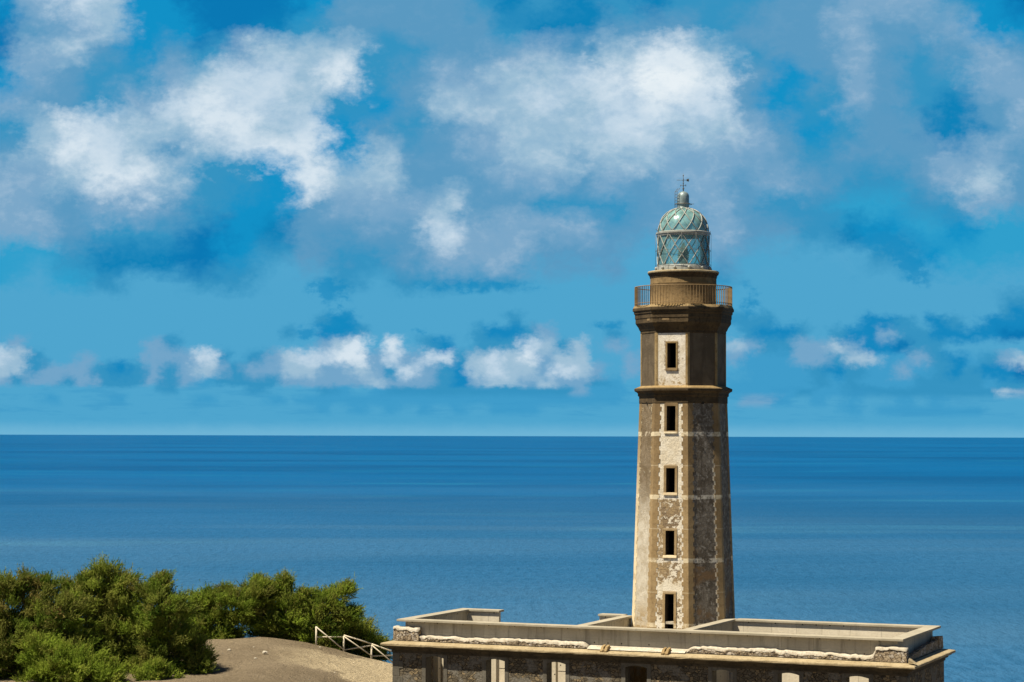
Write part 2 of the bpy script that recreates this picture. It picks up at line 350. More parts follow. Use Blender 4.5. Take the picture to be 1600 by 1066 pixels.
def rubble_fn(c0, c1, c2, mortar, scale=3.2, plaster=0.0):
    def fn(t, b):
        p = obco(t)
        q = t.vm('ADD', p, t.vm('MULTIPLY', t.vm('SUBTRACT', t.noise(p, 2.2, 4, .6, color=True), (.5, .5, .5)), (.35, .35, .35)))
        q = t.vm('MULTIPLY', q, (1, 1, 1.5))
        v = t.voro(q, scale); e = t.voro(q, scale, 'DISTANCE_TO_EDGE')[0]
        hsh = t.sep(v[1])
        n1 = t.noise(p, 1.0, 6, .6); n2 = t.noise(p, 9, 6, .68)
        c = t.mix(hsh[0], c0, c1); c = t.mix(t.m('MULTIPLY', t.m('GREATER_THAN', hsh[1], .72), .8), c, c2)
        c = t.mix(t.lin(n2, .35, .7, 0, .5), c, tuple(x * .4 for x in c0))
        mm = t.ss(e, .075, .025); c = t.mix(mm, c, mortar)
        h = t.m('SUBTRACT', t.m('MULTIPLY', n2, .35), mm)
        if plaster:
            pl = t.ss(n1, .60 - plaster * .2, .66 - plaster * .2)
            c = t.mix(pl, c, t.mix(t.ss(n2, .4, .6), (.15, .137, .11), (.22, .20, .165)))
            h = t.m('MULTIPLY', h, t.m('SUBTRACT', 1.0, t.m('MULTIPLY', pl, .7)))
        t.put(b.inputs['Base Color'], c); t.put(b.inputs['Normal'], t.bump(h, .9, .07))
    return fn
M['rubble'] = mat('dark_rubble_wall', rubble_fn((.12, .10, .07), (.20, .165, .11), (.36, .27, .15), (.05, .042, .032), 5.0, .45))
M['rubble_pale'] = mat('broken_rubble', rubble_fn((.30, .23, .15), (.46, .38, .27), (.56, .50, .42), (.10, .07, .045), 5.5))
M['plaster_grey'] = mat('grey_render', weathered((.14, .127, .10), (.20, .185, .15), (.09, .08, .062), 1.0, .4, .5))
M['ledge'] = mat('ochre_ledge', weathered((.38, .30, .175), (.48, .39, .24), (.25, .19, .105), 1.6, .45, .0, .22))
M['moulding'] = mat('stained_moulding', weathered((.07, .058, .04), (.11, .09, .06), (.035, .03, .023), 1.0, .4, .4))
M['lime'] = mat('white_lime_cap', weathered((.56, .50, .39), (.70, .64, .53), (.34, .27, .18), 2.2, .6, .5))

def metal_fn(c0, c1, rust):
    def fn(t, b):
        p = obco(t); n = t.noise(p, 6, 6, .6); n2 = t.noise(p, 22, 5, .6)
        c = t.mix(t.ss(n, .35, .65), c0, c1); c = t.mix(t.m('MULTIPLY', t.ss(n2, .58, .7), .5), c, rust)
        t.put(b.inputs['Base Color'], c)
    return fn
M['steel'] = mat('grey_painted_iron', metal_fn((.27, .28, .255), (.36, .37, .34), (.28, .22, .15)), .45, .5)
M['steel_dark'] = mat('dark_iron', metal_fn((.10, .105, .10), (.16, .16, .15), (.14, .09, .05)), .5, .5)
M['lattice'] = mat('lattice_iron', metal_fn((.26, .27, .25), (.36, .37, .34), (.22, .18, .12)), .5, .5)
M['vent'] = mat('zinc_sheet', metal_fn((.20, .26, .26), (.30, .38, .38), (.16, .13, .10)), .42, .5)
M['vent'].node_tree.nodes['Principled BSDF'].inputs['Metallic'].default_value = .25
M['rail'] = mat('rusty_rail_iron', metal_fn((.25, .165, .08), (.32, .22, .11), (.17, .095, .045)), .7, .3)
M['lens'] = mat('lens_brass', metal_fn((.10, .09, .05), (.16, .14, .08), (.06, .05, .03)), .3, .5)
def wood_fn(t, b):
    p = obco(t); n = t.noise(t.vm('MULTIPLY', p, (1, 1, 1)), 9, 5, .6)
    t.put(b.inputs['Base Color'], t.mix(t.ss(n, .35, .65), (.66, .58, .43), (.76, .68, .53)))
M['fence'] = mat('bleached_timber', wood_fn)
def glass(name, tint, dif, dirt):
    m = bpy.data.materials.new(name); m.use_nodes = True; t = NT(m.node_tree); t.n.clear()
    o = t.node('ShaderNodeOutputMaterial'); tr = t.node('ShaderNodeBsdfTransparent'); tr.inputs[0].default_value = (*tint, 1)
    df = t.node('ShaderNodeBsdfDiffuse'); df.inputs[0].default_value = (*dif, 1)
    gl = t.node('ShaderNodeBsdfGlossy'); gl.inputs[0].default_value = (.9, .95, .95, 1); gl.inputs[1].default_value = .16
    n = t.noise(obco(t), 3.0, 5, .6)
    a = t.node('ShaderNodeMixShader'); t.put(a.inputs[0], t.ss(n, .3, .7, dirt * .6, dirt * 1.4)); t.l.new(tr.outputs[0], a.inputs[1]); t.l.new(df.outputs[0], a.inputs[2])
    fr = t.node('ShaderNodeFresnel'); fr.inputs[0].default_value = 1.5
    b_ = t.node('ShaderNodeMixShader'); t.put(b_.inputs[0], t.m('ADD', fr.outputs[0], .05)); t.l.new(a.outputs[0], b_.inputs[1]); t.l.new(gl.outputs[0], b_.inputs[2])
    t.l.new(b_.outputs[0], o.inputs[0]); return m
M['glass'] = glass('lantern_glass', (.68, .95, .94), (.32, .60, .59), .28)
M['glass_dome'] = glass('dome_glass', (.55, .86, .86), (.30, .56, .55), .50)

def ash_fn(t, b):
    p = geo_pos(t); s = t.sep(p)
    n0 = t.noise(p, .25, 5, .6); n1 = t.noise(p, 1.3, 7, .65, .5); n2 = t.noise(p, 6, 6, .7); n3 = t.noise(p, 30, 4, .65)
    c = t.mix(t.ss(n0, .38, .62), (.225, .175, .112), (.29, .23, .152))
    c = t.mix(t.lin(n2, .35, .7, 0, .55), c, (.10, .08, .055))
    # pale trodden crust from the middle of the slope towards the building
    cx = t.m('ADD', s[0], t.m('MULTIPLY', t.m('SUBTRACT', n1, .5), 4.5)); cy = t.m('ADD', s[1], t.m('MULTIPLY', t.m('SUBTRACT', n0, .5), 6))
    q = t.m('DIVIDE', t.m('SUBTRACT', cy, 114.0), t.lin(cx, -9.2, -6.8, 2.2, 5.0))
    along = t.ss(cx, -13.5, -8.0, .0, 1.0)
    pale = t.m('MULTIPLY', t.ss(t.m('ABSOLUTE', q), 1.15, .75), along)
    c = t.mix(t.m('MULTIPLY', pale, t.ss(n2, .28, .50)), c, t.mix(n1, (.44, .355, .22), (.54, .445, .29)))
    flecks = t.m('MULTIPLY', t.ss(n2, .60, .66), t.m('MULTIPLY', t.ss(t.m('ABSOLUTE', q), 1.2, .5), t.ss(cx, -14.5, -11.5)))
    c = t.mix(t.m('MULTIPLY', flecks, .9), c, (.60, .53, .40))
    t.put(b.inputs['Base Color'], c)
    t.put(b.inputs['Normal'], t.bump(t.m('ADD', t.m('MULTIPLY', n1, 2.0), t.m('ADD', n2, t.m('MULTIPLY', n3, .5))), .9, .16))
M['ash'] = mat('volcanic_ash', ash_fn, .95, .1)
def stone_fn(t, b):
    n = t.noise(obco(t), 8, 5, .6); t.put(b.inputs['Base Color'], t.mix(n, (.42, .37, .28), (.62, .57, .47)))
M['stone'] = mat('pale_stone', stone_fn)
def sea_fn(t, b):
    p = geo_pos(t)
    far = t.noise(t.vm('MULTIPLY', p, (.0006, .0012, 0)), 1.0, 6, .62)
    slick = t.noise(t.vm('MULTIPLY', p, (.0026, .0075, 0)), 1.0, 5, .6, .6)
    mid = t.noise(t.vm('MULTIPLY', p, (.008, .02, 0)), 1.0, 6, .65)
    sheen_patch = t.noise(t.vm('MULTIPLY', p, (.0012, .0024, 0)), 1.0, 4, .55, .8)
    rip = t.noise(t.vm('MULTIPLY', p, (.30, .11, 0)), 1.0, 5, .65)
    rip2 = t.noise(t.vm('MULTIPLY', p, (.9, .42, 0)), 1.0, 3, .6)
    dist = t.vm('LENGTH', p)
    near = t.ss(t.m('LOGARITHM', dist, 10.0), 3.45, 2.75)
    c = t.mix(near, (.0016, .094, .255), (.032, .124, .252))
    c = t.mix(t.m('MULTIPLY', t.ss(far, .42, .60), .85), c, t.mix(near, (.0008, .065, .190), (.013, .092, .208)))
    c = t.mix(t.m('MULTIPLY', t.ss(slick, .56, .70), .55), c, t.mix(near, (.008, .155, .29), (.055, .18, .30)))
    c = t.mix(t.m('MULTIPLY', t.ss(mid, .48, .66), t.m('MULTIPLY', near, .35)), c, (.008, .075, .175))
    c = t.mix(t.m('MULTIPLY', t.ss(rip, .42, .66), t.m('MULTIPLY', near, .6)), c, (.008, .07, .16))
    c = t.mix(t.m('MULTIPLY', t.ss(sheen_patch, .44, .62), t.m('MULTIPLY', near, .45)), c, (.062, .146, .240))  # greyer sheen put into the water colour in patches
    t.put(b.inputs['Base Color'], c)
    h = t.m('ADD', t.m('MULTIPLY', rip, 1.2), t.m('ADD', t.m('MULTIPLY', rip2, .45), t.m('MULTIPLY', mid, 4.0)))
    t.put(b.inputs['Normal'], t.bump(h, 1.0, 1.1))
    b.inputs['IOR'].default_value = 1.33
M['sea'] = mat('sea_water', sea_fn, .4, .04)
def leaf_mat():
    m = bpy.data.materials.new('tamarisk_leaf'); m.use_nodes = True; t = NT(m.node_tree); t.n.clear()
    o = t.node('ShaderNodeOutputMaterial'); at_ = t.node('ShaderNodeAttribute', attribute_name='tint')
    s = t.sep(at_.outputs['Vector'])
    c = t.mix(s[0], (.075, .135, .018), (.30, .40, .05)); c = t.mix(s[1], c, (.38, .28, .10))
    df = t.node('ShaderNodeBsdfDiffuse'); t.put(df.inputs[0], c); tl = t.node('ShaderNodeBsdfTranslucent'); t.put(tl.inputs[0], c)
    x = t.node('ShaderNodeMixShader'); x.inputs[0].default_value = .42; t.l.new(df.outputs[0], x.inputs[1]); t.l.new(tl.outputs[0], x.inputs[2])
    t.l.new(x.outputs[0], o.inputs[0]); return m
M['leaf'] = leaf_mat()
M['bark'] = mat('tamarisk_bark', weathered((.10, .075, .05), (.17, .13, .09), (.06, .045, .03), 3.0))

# ------------------------------------------------------------------ object helpers
def tag(o, label=None, cat=None, group=None, kind=None):
    for k, v in (('label', label), ('category', cat), ('group', group), ('kind', kind)):
        if v: o[k] = v
    return o
def empty(name, loc, rz=0):
    o = bpy.data.objects.new(name, None); o.location = loc; o.rotation_euler = (0, 0, rz); o.empty_display_size = .5
    COL.objects.link(o); return o
class MB:
    """collects faces (with a material slot and optional uvs), then links them as one mesh object"""
    def __init__(s): s.v = []; s.f = []; s.mi = []; s.uv = []; s.sm = []
    def add(s, pts, faces, mi=0, smooth=False, uv=None):
        o = len(s.v); s.v += [tuple(p) for p in pts]
        for k, f in enumerate(faces):
            s.f.append([i + o for i in f]); s.mi.append(mi); s.sm.append(smooth); s.uv.append(uv[k] if uv else None)
    def box(s, x0, x1, y0, y1, z0, z1, mi=0):
        p = [(x, y, z) for z in (z0, z1) for y in (y0, y1) for x in (x0, x1)]
        s.add(p, [(0, 2, 3, 1), (4, 5, 7, 6), (0, 1, 5, 4), (2, 6, 7, 3), (0, 4, 6, 2), (1, 3, 7, 5)], mi)
    def tube(s, path, rad, n=6, mi=0, cap=True):
        path = [Vector(p) for p in path]; rad = rad if isinstance(rad, (list, tuple)) else [rad] * len(path)
        rings = []; prev = None
        for i, p in enumerate(path):
            d = (path[min(i + 1, len(path) - 1)] - path[max(i - 1, 0)]).normalized()
            if prev is None: a = d.orthogonal().normalized()
            else: a = (prev - d * prev.dot(d)).normalized()
            prev = a; b = d.cross(a)
            rings.append([p + (a * math.cos(2 * math.pi * k / n) + b * math.sin(2 * math.pi * k / n)) * rad[i] for k in range(n)])
        pts = [q for r_ in rings for q in r_]
        fs = [(i * n + k, i * n + (k + 1) % n, (i + 1) * n + (k + 1) % n, (i + 1) * n + k) for i in range(len(path) - 1) for k in range(n)]
        if cap: fs += [tuple(range(n - 1, -1, -1)), tuple((len(path) - 1) * n + k for k in range(n))]
        s.add(pts, fs, mi, True)
    def lathe(s, prof, n=48, mi=0, smooth=True, phase=0.0, cap=(False, False)):
        pts = [(r_ * math.cos(phase + 2 * math.pi * k / n), r_ * math.sin(phase + 2 * math.pi * k / n), z) for r_, z in prof for k in range(n)]
        fs = [(i * n + k, i * n + (k + 1) % n, (i + 1) * n + (k + 1) % n, (i + 1) * n + k) for i in range(len(prof) - 1) for k in range(n)]
        s.add(pts, fs, mi, smooth)
        if cap[0]: s.add([pts[k] for k in range(n)], [tuple(range(n - 1, -1, -1))], mi)
        if cap[1]: s.add([pts[(len(prof) - 1) * n + k] for k in range(n)], [tuple(range(n))], mi)
    def build(s, name, mats, parent=None, bevel=0.0, sharp=None):
        me = bpy.data.meshes.new(name); me.from_pydata(s.v, [], s.f)
        for m in (mats if isinstance(mats, list) else [mats]): me.materials.append(m)
        me.polygons.foreach_set('material_index', s.mi); me.polygons.foreach_set('use_smooth', s.sm)
        if any(u for u in s.uv):
            la = me.uv_layers.new(name='face'); lb = me.uv_layers.new(name='edge'); i = 0
            for f, u in zip(s.f, s.uv):
                for k in range(len(f)):
                    if u: la.data[i].uv = u[k][0]; lb.data[i].uv = u[k][1]
                    i += 1
        me.update()
        if sharp: me.set_sharp_from_angle(angle=R(sharp))
        o = bpy.data.objects.new(name, me); COL.objects.link(o)
        if parent: o.parent = parent
        if bevel:
            b = o.modifiers.new('bevel', 'BEVEL'); b.width = bevel; b.segments = 2; b.limit_method = 'ANGLE'
        return o

# ------------------------------------------------------------------ terrain and sea
def sstep(x, a, b):
    t_ = np.clip((x - a) / (b - a), 0, 1); return t_ * t_ * (3 - 2 * t_)
def ground_h(X, Y):
    """metres below the camera"""
    X = np.asarray(X, float); Y = np.asarray(Y, float)
    right = np.interp(X, [-16, -12.7, -10.65, -8.9, -6.5, -3, 5, 40], [0, 0, .21, .64, 1.38, 1.9, 2.2, 2.8])
    yc = 118.0 + 1.2 * sstep(X, -14, -24)
    h = 10.86 + .07 * (yc - Y) + right
    h = np.where(Y > yc, 10.86 + right + .32 * (Y - yc) + .045 * (Y - yc) ** 2, h)
    prof = np.interp(Y, [-40, -5, 0, 8, 20, 40, 70, 95], [1.0, 1.6, 1.75, 3.2, 6.5, 10.3, 12.6, 12.47])
    k = sstep(Y, 80, 98)
    h = h * k + (prof + right * .3) * (1 - k)
    side = np.maximum(0, np.abs(X) - 42)
    return h + .03 * side ** 1.7
def ground_z(x, y): return ZC - float(ground_h(x, y))
def build_ground():
    xs = np.arange(-95, 95.1, .8); ys = np.concatenate([np.arange(-40, 96, 1.6), np.arange(96, 130, .5), np.arange(130, 175, 1.5)])
    X, Y = np.meshgrid(xs, ys)
    Z = ZC - ground_h(X, Y)
    bumps = .10 * np.sin(X * .9 + 1.3 * np.sin(Y * .5)) * np.sin(Y * .7 + 1.1) + .05 * np.sin(X * 2.3 + Y * 1.1) * np.sin(Y * 2.9 - X * .6)
    Z = Z + bumps * .7 + rng.normal(0, .012, Z.shape)
    Z = np.maximum(Z, -4)
    n, m = X.shape
    v = np.stack([X, Y, Z], -1).reshape(-1, 3)
    i = np.arange(n * m).reshape(n, m)
    f = np.stack([i[:-1, :-1], i[:-1, 1:], i[1:, 1:], i[1:, :-1]], -1).reshape(-1, 4)
    me = bpy.data.meshes.new('headland'); me.from_pydata(v.tolist(), [], f.tolist()); me.materials.append(M['ash'])
    me.polygons.foreach_set('use_smooth', [True] * len(f)); me.update()
    o = bpy.data.objects.new('headland', me); COL.objects.link(o); tag(o, kind='structure')
build_ground()
def build_sea():
    mb = MB(); rad = [0, 400, 1500, 6000, 25000, 100000, 400000]; n = 64; pts = [(0, 0, 0)]; fs = []
    for r_ in rad[1:]: pts += [(r_ * math.cos(2 * math.pi * k / n), r_ * math.sin(2 * math.pi * k / n), 0) for k in range(n)]
    fs += [(0, 1 + k, 1 + (k + 1) % n) for k in range(n)]
    for j in range(len(rad) - 2):
        a, b = 1 + j * n, 1 + (j + 1) * n
        fs += [(a + k, b + k, b + (k + 1) % n, a + (k + 1) % n) for k in range(n)]
    mb.add(pts, fs); tag(mb.build('sea', M['sea']), kind='structure')
build_sea()

# ------------------------------------------------------------------ building frame
BA = R(-23.4); BO = Vector((-5.628, 108.307, 32.0))
eu = Vector((math.cos(BA), math.sin(BA), 0)); ev = Vector((-math.sin(BA), math.cos(BA), 0))
def bw(u, v, z): return BO + eu * u + ev * v + Vector((0, 0, z - 32.0))

# ------------------------------------------------------------------ lighthouse
def build_lighthouse():
    c = bw(12.15, 7.85, 32.0)
    L = empty('lighthouse', c, R(-21.4))
    tag(L, 'weathered octagonal stone lighthouse with a latticed glass lantern, rising out of the roofless building', 'lighthouse')
    T8 = math.tan(math.pi / 8)
    zl = lambda z: z - 32.0
    def frame(k):          # face k: outward normal, tangent (left to right seen from outside)
        a = -math.pi / 2 + k * math.pi / 4
        n = Vector((math.cos(a), math.sin(a), 0)); return n, Vector((-n.y, n.x, 0))
    def shell(rad, z0, z1, faces_mat, mats, name, holes=(), hole_w=.45, nz=6, depth=.55):
        """octagonal shell; rad(z) is the corner radius; openings in face 0 with deep reveals"""
        mb = MB()
        for k in range(8):
            n, t = frame(k)
            zs = [z0, z1] if k else sorted(set([z0, z1] + [q for h in holes for q in h]))
            zz = []
            for a, b in zip(zs[:-1], zs[1:]):
                q = max(1, int((b - a) / 1.2)); zz += [a + (b - a) * i / q for i in range(q)]
            zz.append(z1)
            for a, b in zip(zz[:-1], zz[1:]):
                us = lambda z: ([-rad(z) * math.sin(math.pi / 8)] + ([-hole_w / 2, hole_w / 2] if (k == 0 and holes) else [0.0]) + [rad(z) * math.sin(math.pi / 8)])
                A, B = us(a), us(b)
                for j in range(len(A) - 1):
                    if k == 0 and j == 1 and len(A) == 4 and any(h0 - 1e-6 <= a and b <= h1 + 1e-6 for h0, h1 in holes): continue
                    ap = lambda z: rad(z) * math.cos(math.pi / 8)
                    pts = [n * ap(a) + t * A[j], n * ap(a) + t * A[j + 1], n * ap(b) + t * B[j + 1], n * ap(b) + t * B[j]]
                    for p_, z in zip(pts, (a, a, b, b)): p_.z = zl(z)
                    hw = lambda z: rad(z) * math.sin(math.pi / 8)
                    uv = [((u, z), (hw(z) - abs(u), 0)) for u, z in ((A[j], a), (A[j + 1], a), (B[j + 1], b), (B[j], b))]
                    mb.add(pts, [(0, 1, 2, 3)], faces_mat[k], uv=[uv])
        n, t = frame(0)
        for h0, h1 in holes:   # reveals
            w = hole_w / 2; ap = lambda z: rad(z) * math.cos(math.pi / 8)
            q = [(-w, h0), (w, h0), (w, h1), (-w, h1)]
            o_ = []; i_ = []
            for u, z in q:
                p_ = n * ap(z) + t * u; p_.z = zl(z); o_.append(p_); p2 = n * (ap(z) - depth) + t * u * 1.0; p2.z = zl(z); i_.append(p2)
            mb.add(o_ + i_, [(1, 0, 4, 5), (2, 1, 5, 6), (3, 2, 6, 7), (0, 3, 7, 4)], len(mats) - 1)
            bk = []                                    # inner face of the thick wall, so that the shaft is hollow and dark
        return mb.build(name, mats, L)
    # --- tapering shaft
    r_sh = lambda z: 2.57 + (2.2 - 2.57) * (z - 36.1) / (46.74 - 36.1)
    hol = [(35.72 - 1.9, 37.25), (39.12, 40.35), (42.20, 43.43), (45.24, 46.50)]
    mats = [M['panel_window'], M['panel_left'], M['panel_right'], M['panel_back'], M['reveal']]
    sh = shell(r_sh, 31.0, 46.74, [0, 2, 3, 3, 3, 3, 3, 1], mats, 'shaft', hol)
    # floor slab inside and ceiling keep the hollow dark
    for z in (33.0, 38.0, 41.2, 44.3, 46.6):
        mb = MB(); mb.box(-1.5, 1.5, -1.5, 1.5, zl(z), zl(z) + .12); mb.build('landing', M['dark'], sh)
    # toothed quoins
    s8, c8 = math.sin(math.pi / 8), math.cos(math.pi / 8)
    for k in range(8):           # corner between face k and face k+1
        mb = MB()
        nz = 0; z = 31.2; j = 0; H = .215
        while z < 46.72:
            z2 = min(z + H, 46.72); wd = .30 - .0375 + (.075 if j % 2 == 0 else 0)
            for side in (0, 1):
                n, t = frame(k if side == 0 else k + 1); sg = 1 if side == 0 else -1
                q = []
                wv = wd + random.uniform(-.012, .012)
                for zz in (z, z2):
                    ap = r_sh(zz) * c8 + .014; hw = r_sh(zz) * s8 + .014 * T8
                    for u in (hw, hw - wv):
                        p_ = n * ap + t * (sg * u); p_.z = zl(zz); q.append(p_)
                    for u in (hw, hw - wv):
                        p_ = n * (ap - .03) + t * (sg * u); p_.z = zl(zz); q.append(p_)
                fs = [(0, 1, 5, 4), (1, 3, 7, 5), (0, 2, 3, 1), (4, 5, 7, 6)]
                mb.add(q, fs if sg < 0 else [tuple(reversed(f)) for f in fs])
            z = z2; j += 1
        mb.build('quoin', M['quoin_pale'] if k == 6 else M['quoin'], sh)
    # window surrounds and sills
    n, t = frame(0)
    def surround(h0, h1, rad, arch, parent, m, w=.45, fw_=.13, sill=True, proud=.035):
        mb = MB()
        def pt(u, z, o): p_ = n * (rad(z) * c8 + o) + t * u; p_.z = zl(z); return p_
        def slab(poly):
            a = [pt(u, z, proud) for u, z in poly]; b = [pt(u, z, -.02) for u, z in poly]; m_ = len(poly)
            mb.add(a + b, [tuple(range(m_))] + [(i, i + m_, (i + 1) % m_ + m_, (i + 1) % m_) for i in range(m_)])
        slab([(-w / 2 - fw_, h0), (-w / 2, h0), (-w / 2, h1), (-w / 2 - fw_, h1)])
        slab([(w / 2, h0), (w / 2 + fw_, h0), (w / 2 + fw_, h1), (w / 2, h1)])
        top = [(-w / 2 - fw_, h1), (w / 2 + fw_, h1)] + [((w / 2 + fw_) * math.cos(a_), h1 + fw_ + arch * math.sin(a_)) for a_ in [math.pi * i / 8 for i in range(9)]]
        slab(top)
        o = mb.build('window_surround', m, parent, .008)
        if sill:
            mb = MB(); a = []
            for u, z, d in ((-w / 2 - fw_, h0 - .10, .07), (w / 2 + fw_, h0 - .10, .07), (w / 2 + fw_, h0 + .02, .05), (-w / 2 - fw_, h0 + .02, .05)): a.append(pt(u, z, d))
            b = []
            for u, z in ((-w / 2 - fw_, h0 - .10), (w / 2 + fw_, h0 - .10), (w / 2 + fw_, h0 + .03), (-w / 2 - fw_, h0 + .03)): b.append(pt(u, z, -.05))
            mb.add(a + b, [(0, 1, 2, 3)] + [(i, i + 4, (i + 1) % 4 + 4, (i + 1) % 4) for i in range(4)])
            mb.build('sill', M['quoin_pale'], parent, .01)
        return o
    for i, (h0, h1) in enumerate(hol): surround(h0, h1, r_sh, .05 if i >= 2 else .0, sh, M['quoin'], sill=i > 0)
    mb = MB(); q = []
    for o_, z0, z1 in ((.03, 35.78, 35.90), (-.25, 35.78, 35.90)):
        for u, z in ((-.225, z0), (.225, z0), (.225, z1), (-.225, z1)): p_ = n * (r_sh(z) * c8 + o_ - .05) + t * u; p_.z = zl(z); q.append(p_)
    mb.add(q, [(0, 1, 2, 3)] + [(i, i + 4, (i + 1) % 4 + 4, (i + 1) % 4) for i in range(4)]); mb.build('window_transom', M['lime'], sh)
    # --- string course
    ph = -math.pi / 2 + math.pi / 8
    mb = MB()
    mb.lathe([(2.18, 46.62), (2.24, 46.66), (2.24, 46.98), (2.30, 47.02), (2.30, 47.14), (2.36, 47.20), (2.47, 47.26), (2.48, 47.37), (2.44, 47.40), (2.10, 47.53)], 8, 0, False, ph)
    for i in range(len(mb.v)): mb.v[i] = (mb.v[i][0], mb.v[i][1], zl(mb.v[i][2]))
    sc = mb.build('string_course', [M['cornice']], L, .012)
    mb = MB(); mb.lathe([(2.472, 47.385), (2.11, 47.536)], 8, 0, False, ph)
    mb.v = [(x, y, zl(z)) for x, y, z in mb.v]; mb.build('sloped_ledge', M['trim'], sc)
    # --- upper storey
    r_up = lambda z: 2.14
    hu = [(48.36, 49.62)]
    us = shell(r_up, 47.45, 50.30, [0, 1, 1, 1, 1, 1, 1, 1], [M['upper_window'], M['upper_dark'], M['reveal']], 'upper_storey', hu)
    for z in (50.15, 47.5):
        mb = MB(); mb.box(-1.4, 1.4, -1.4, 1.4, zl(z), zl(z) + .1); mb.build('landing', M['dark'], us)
    for k in range(8):
        mb = MB()
        for side in (0, 1):
            n_, t_ = frame(k if side == 0 else k + 1); sg = 1 if side == 0 else -1; q = []
            for zz in (47.48, 50.2):
                ap = 2.14 * c8 + .02; hw = 2.14 * s8 + .02 * T8
                for d_ in (0, -.06):
                    for u in (hw, hw - .11): p_ = n_ * (ap + d_) + t_ * (sg * u); p_.z = zl(zz); q.append(p_)
            fs = [(0, 1, 5, 4), (1, 3, 7, 5)]
            mb.add(q, fs if sg < 0 else [tuple(reversed(f)) for f in fs])
        mb.build('corner_strip', M['trim'], us)
    surround(48.36, 49.62, r_up, 0, us, M['trim'], fw_=.09, proud=.02)
    # --- corbelled gallery
    mb = MB()
    prof = [(2.12, 50.10), (2.17, 50.16), (2.17, 50.26), (2.22, 50.32), (2.28, 50.46), (2.37, 50.58), (2.42, 50.66), (2.42, 50.86), (2.45, 50.90), (2.45, 51.10), (2.50, 51.14), (2.50, 51.24), (2.565, 51.28), (2.565, 51.40), (2.52, 51.44)]
    mb.lathe([(r_, zl(z)) for r_, z in prof], 8, 0, False, ph)
    ga = mb.build('gallery', [M['cornice']], L, .012)
    mb = MB(); mb.lathe([(2.54, zl(51.43)), (2.48, zl(51.55)), (1.2, zl(51.56))], 8, 0, False, ph); mb.build('gallery_floor', M['trim'], ga)
    # a few lighter repaired blocks under the gallery edge
    for k, u0_, u1_ in ((0, -.42, -.05), (7, .35, .66)):
        n_, t_ = frame(k); mb = MB(); q = []
        for z in (50.76, 50.87):
            for d_ in (2.41 * c8 + .012, 2.3 * c8):
                for u in (u0_, u1_): p_ = n_ * d_ + t_ * u; p_.z = zl(z); q.append(p_)
        mb.add(q, [(0, 1, 5, 4), (1, 3, 7, 5), (2, 0, 4, 6), (4, 5, 7, 6), (0, 2, 3, 1)]); mb.build('corbel_block', M['quoin_pale'], ga)
    # --- railing
    RR = 2.44
    mb = MB(); rail = MB()
    def ring(mb_, rad, z, th, n=72):
        pts = []; fs = []; m_ = 6
        for i in range(n):
            a = 2 * math.pi * i / n
            for j in range(m_):
                b = 2 * math.pi * j / m_; rr = rad + th * math.cos(b); pts.append((rr * math.cos(a), rr * math.sin(a), zl(z) + th * math.sin(b)))
        for i in range(n):
            for j in range(m_): fs.append((i * m_ + j, ((i + 1) % n) * m_ + j, ((i + 1) % n) * m_ + (j + 1) % m_, i * m_ + (j + 1) % m_))
        mb_.add(pts, fs, 0, True)
    ring(rail, RR, 52.50, .022); ra = rail.build('railing', M['rail'], L)
    mb = MB(); ring(mb, RR, 51.66, .016); mb.build('bottom_rail', M['rail'], ra)
    mb = MB(); mb.box(-.021, .021, -.007, .007, zl(51.545), zl(52.48)); b0 = None
    for i in range(100):
        a = 2 * math.pi * i / 100
        if b0 is None: b0 = mb.build('baluster', M['rail'], ra); o = b0
        else: o = b0.copy(); COL.objects.link(o); o.parent = ra
        o.location = (RR * math.cos(a), RR * math.sin(a), 0); o.rotation_euler = (0, 0, a)
    # --- drum
    mb = MB(); mb.lathe([(1.69, zl(51.5)), (1.69, zl(51.62)), (1.665, zl(51.66)), (1.665, zl(52.62)), (1.675, zl(52.64)), (1.675, zl(52.68)), (1.665, zl(52.70)), (1.665, zl(53.0))], 64)
    dr = mb.build('drum', M['drum'], L, sharp=35)
    mb = MB(); mb.lathe([(1.66, zl(52.92)), (1.69, zl(52.98)), (1.70, zl(53.06)), (1.76, zl(53.13)), (1.79, zl(53.19))], 64); mb.build('drum_cornice', M['cornice'], dr, sharp=35)
    mb = MB(); mb.lathe([(1.785, zl(53.185)), (1.80, zl(53.21)), (1.80, zl(53.26)), (1.77, zl(53.30)), (.3, zl(53.31))], 64); mb.build('drum_cap', M['ledge'], dr, sharp=35)
    # --- lantern
    RG = 1.285
    mb = MB(); mb.lathe([(RG, zl(53.58)), (RG, zl(55.14))], 64); la = mb.build('lantern', M['glass'], L)
    mb = MB(); mb.lathe([(1.365, zl(53.29)), (1.365, zl(53.52)), (1.34, zl(53.58)), (1.27, zl(53.60))], 64); cu = mb.build('lantern_curb', M['steel'], L, sharp=35)
    kn = None
    for i in range(12):
        a = -math.pi / 2 + R(21.4) + R(7.5) + i * math.pi / 6
        mb = MB()
        if kn is None:
            mb.lathe([(.0, -.085), (.05, -.07), (.085, 0), (.05, .07), (0, .085)], 12); mb.tube([(-.08, 0, .0), (.0, 0, 0)], .05, 8)
            kn = mb.build('bolt_knob', M['steel'], cu); o = kn
        else: o = kn.copy(); COL.objects.link(o); o.parent = cu
        o.location = (1.40 * math.cos(a), 1.40 * math.sin(a), zl(53.44)); o.rotation_euler = (0, 0, a)
    A0 = -math.pi / 2 + R(21.4) + R(7.5)
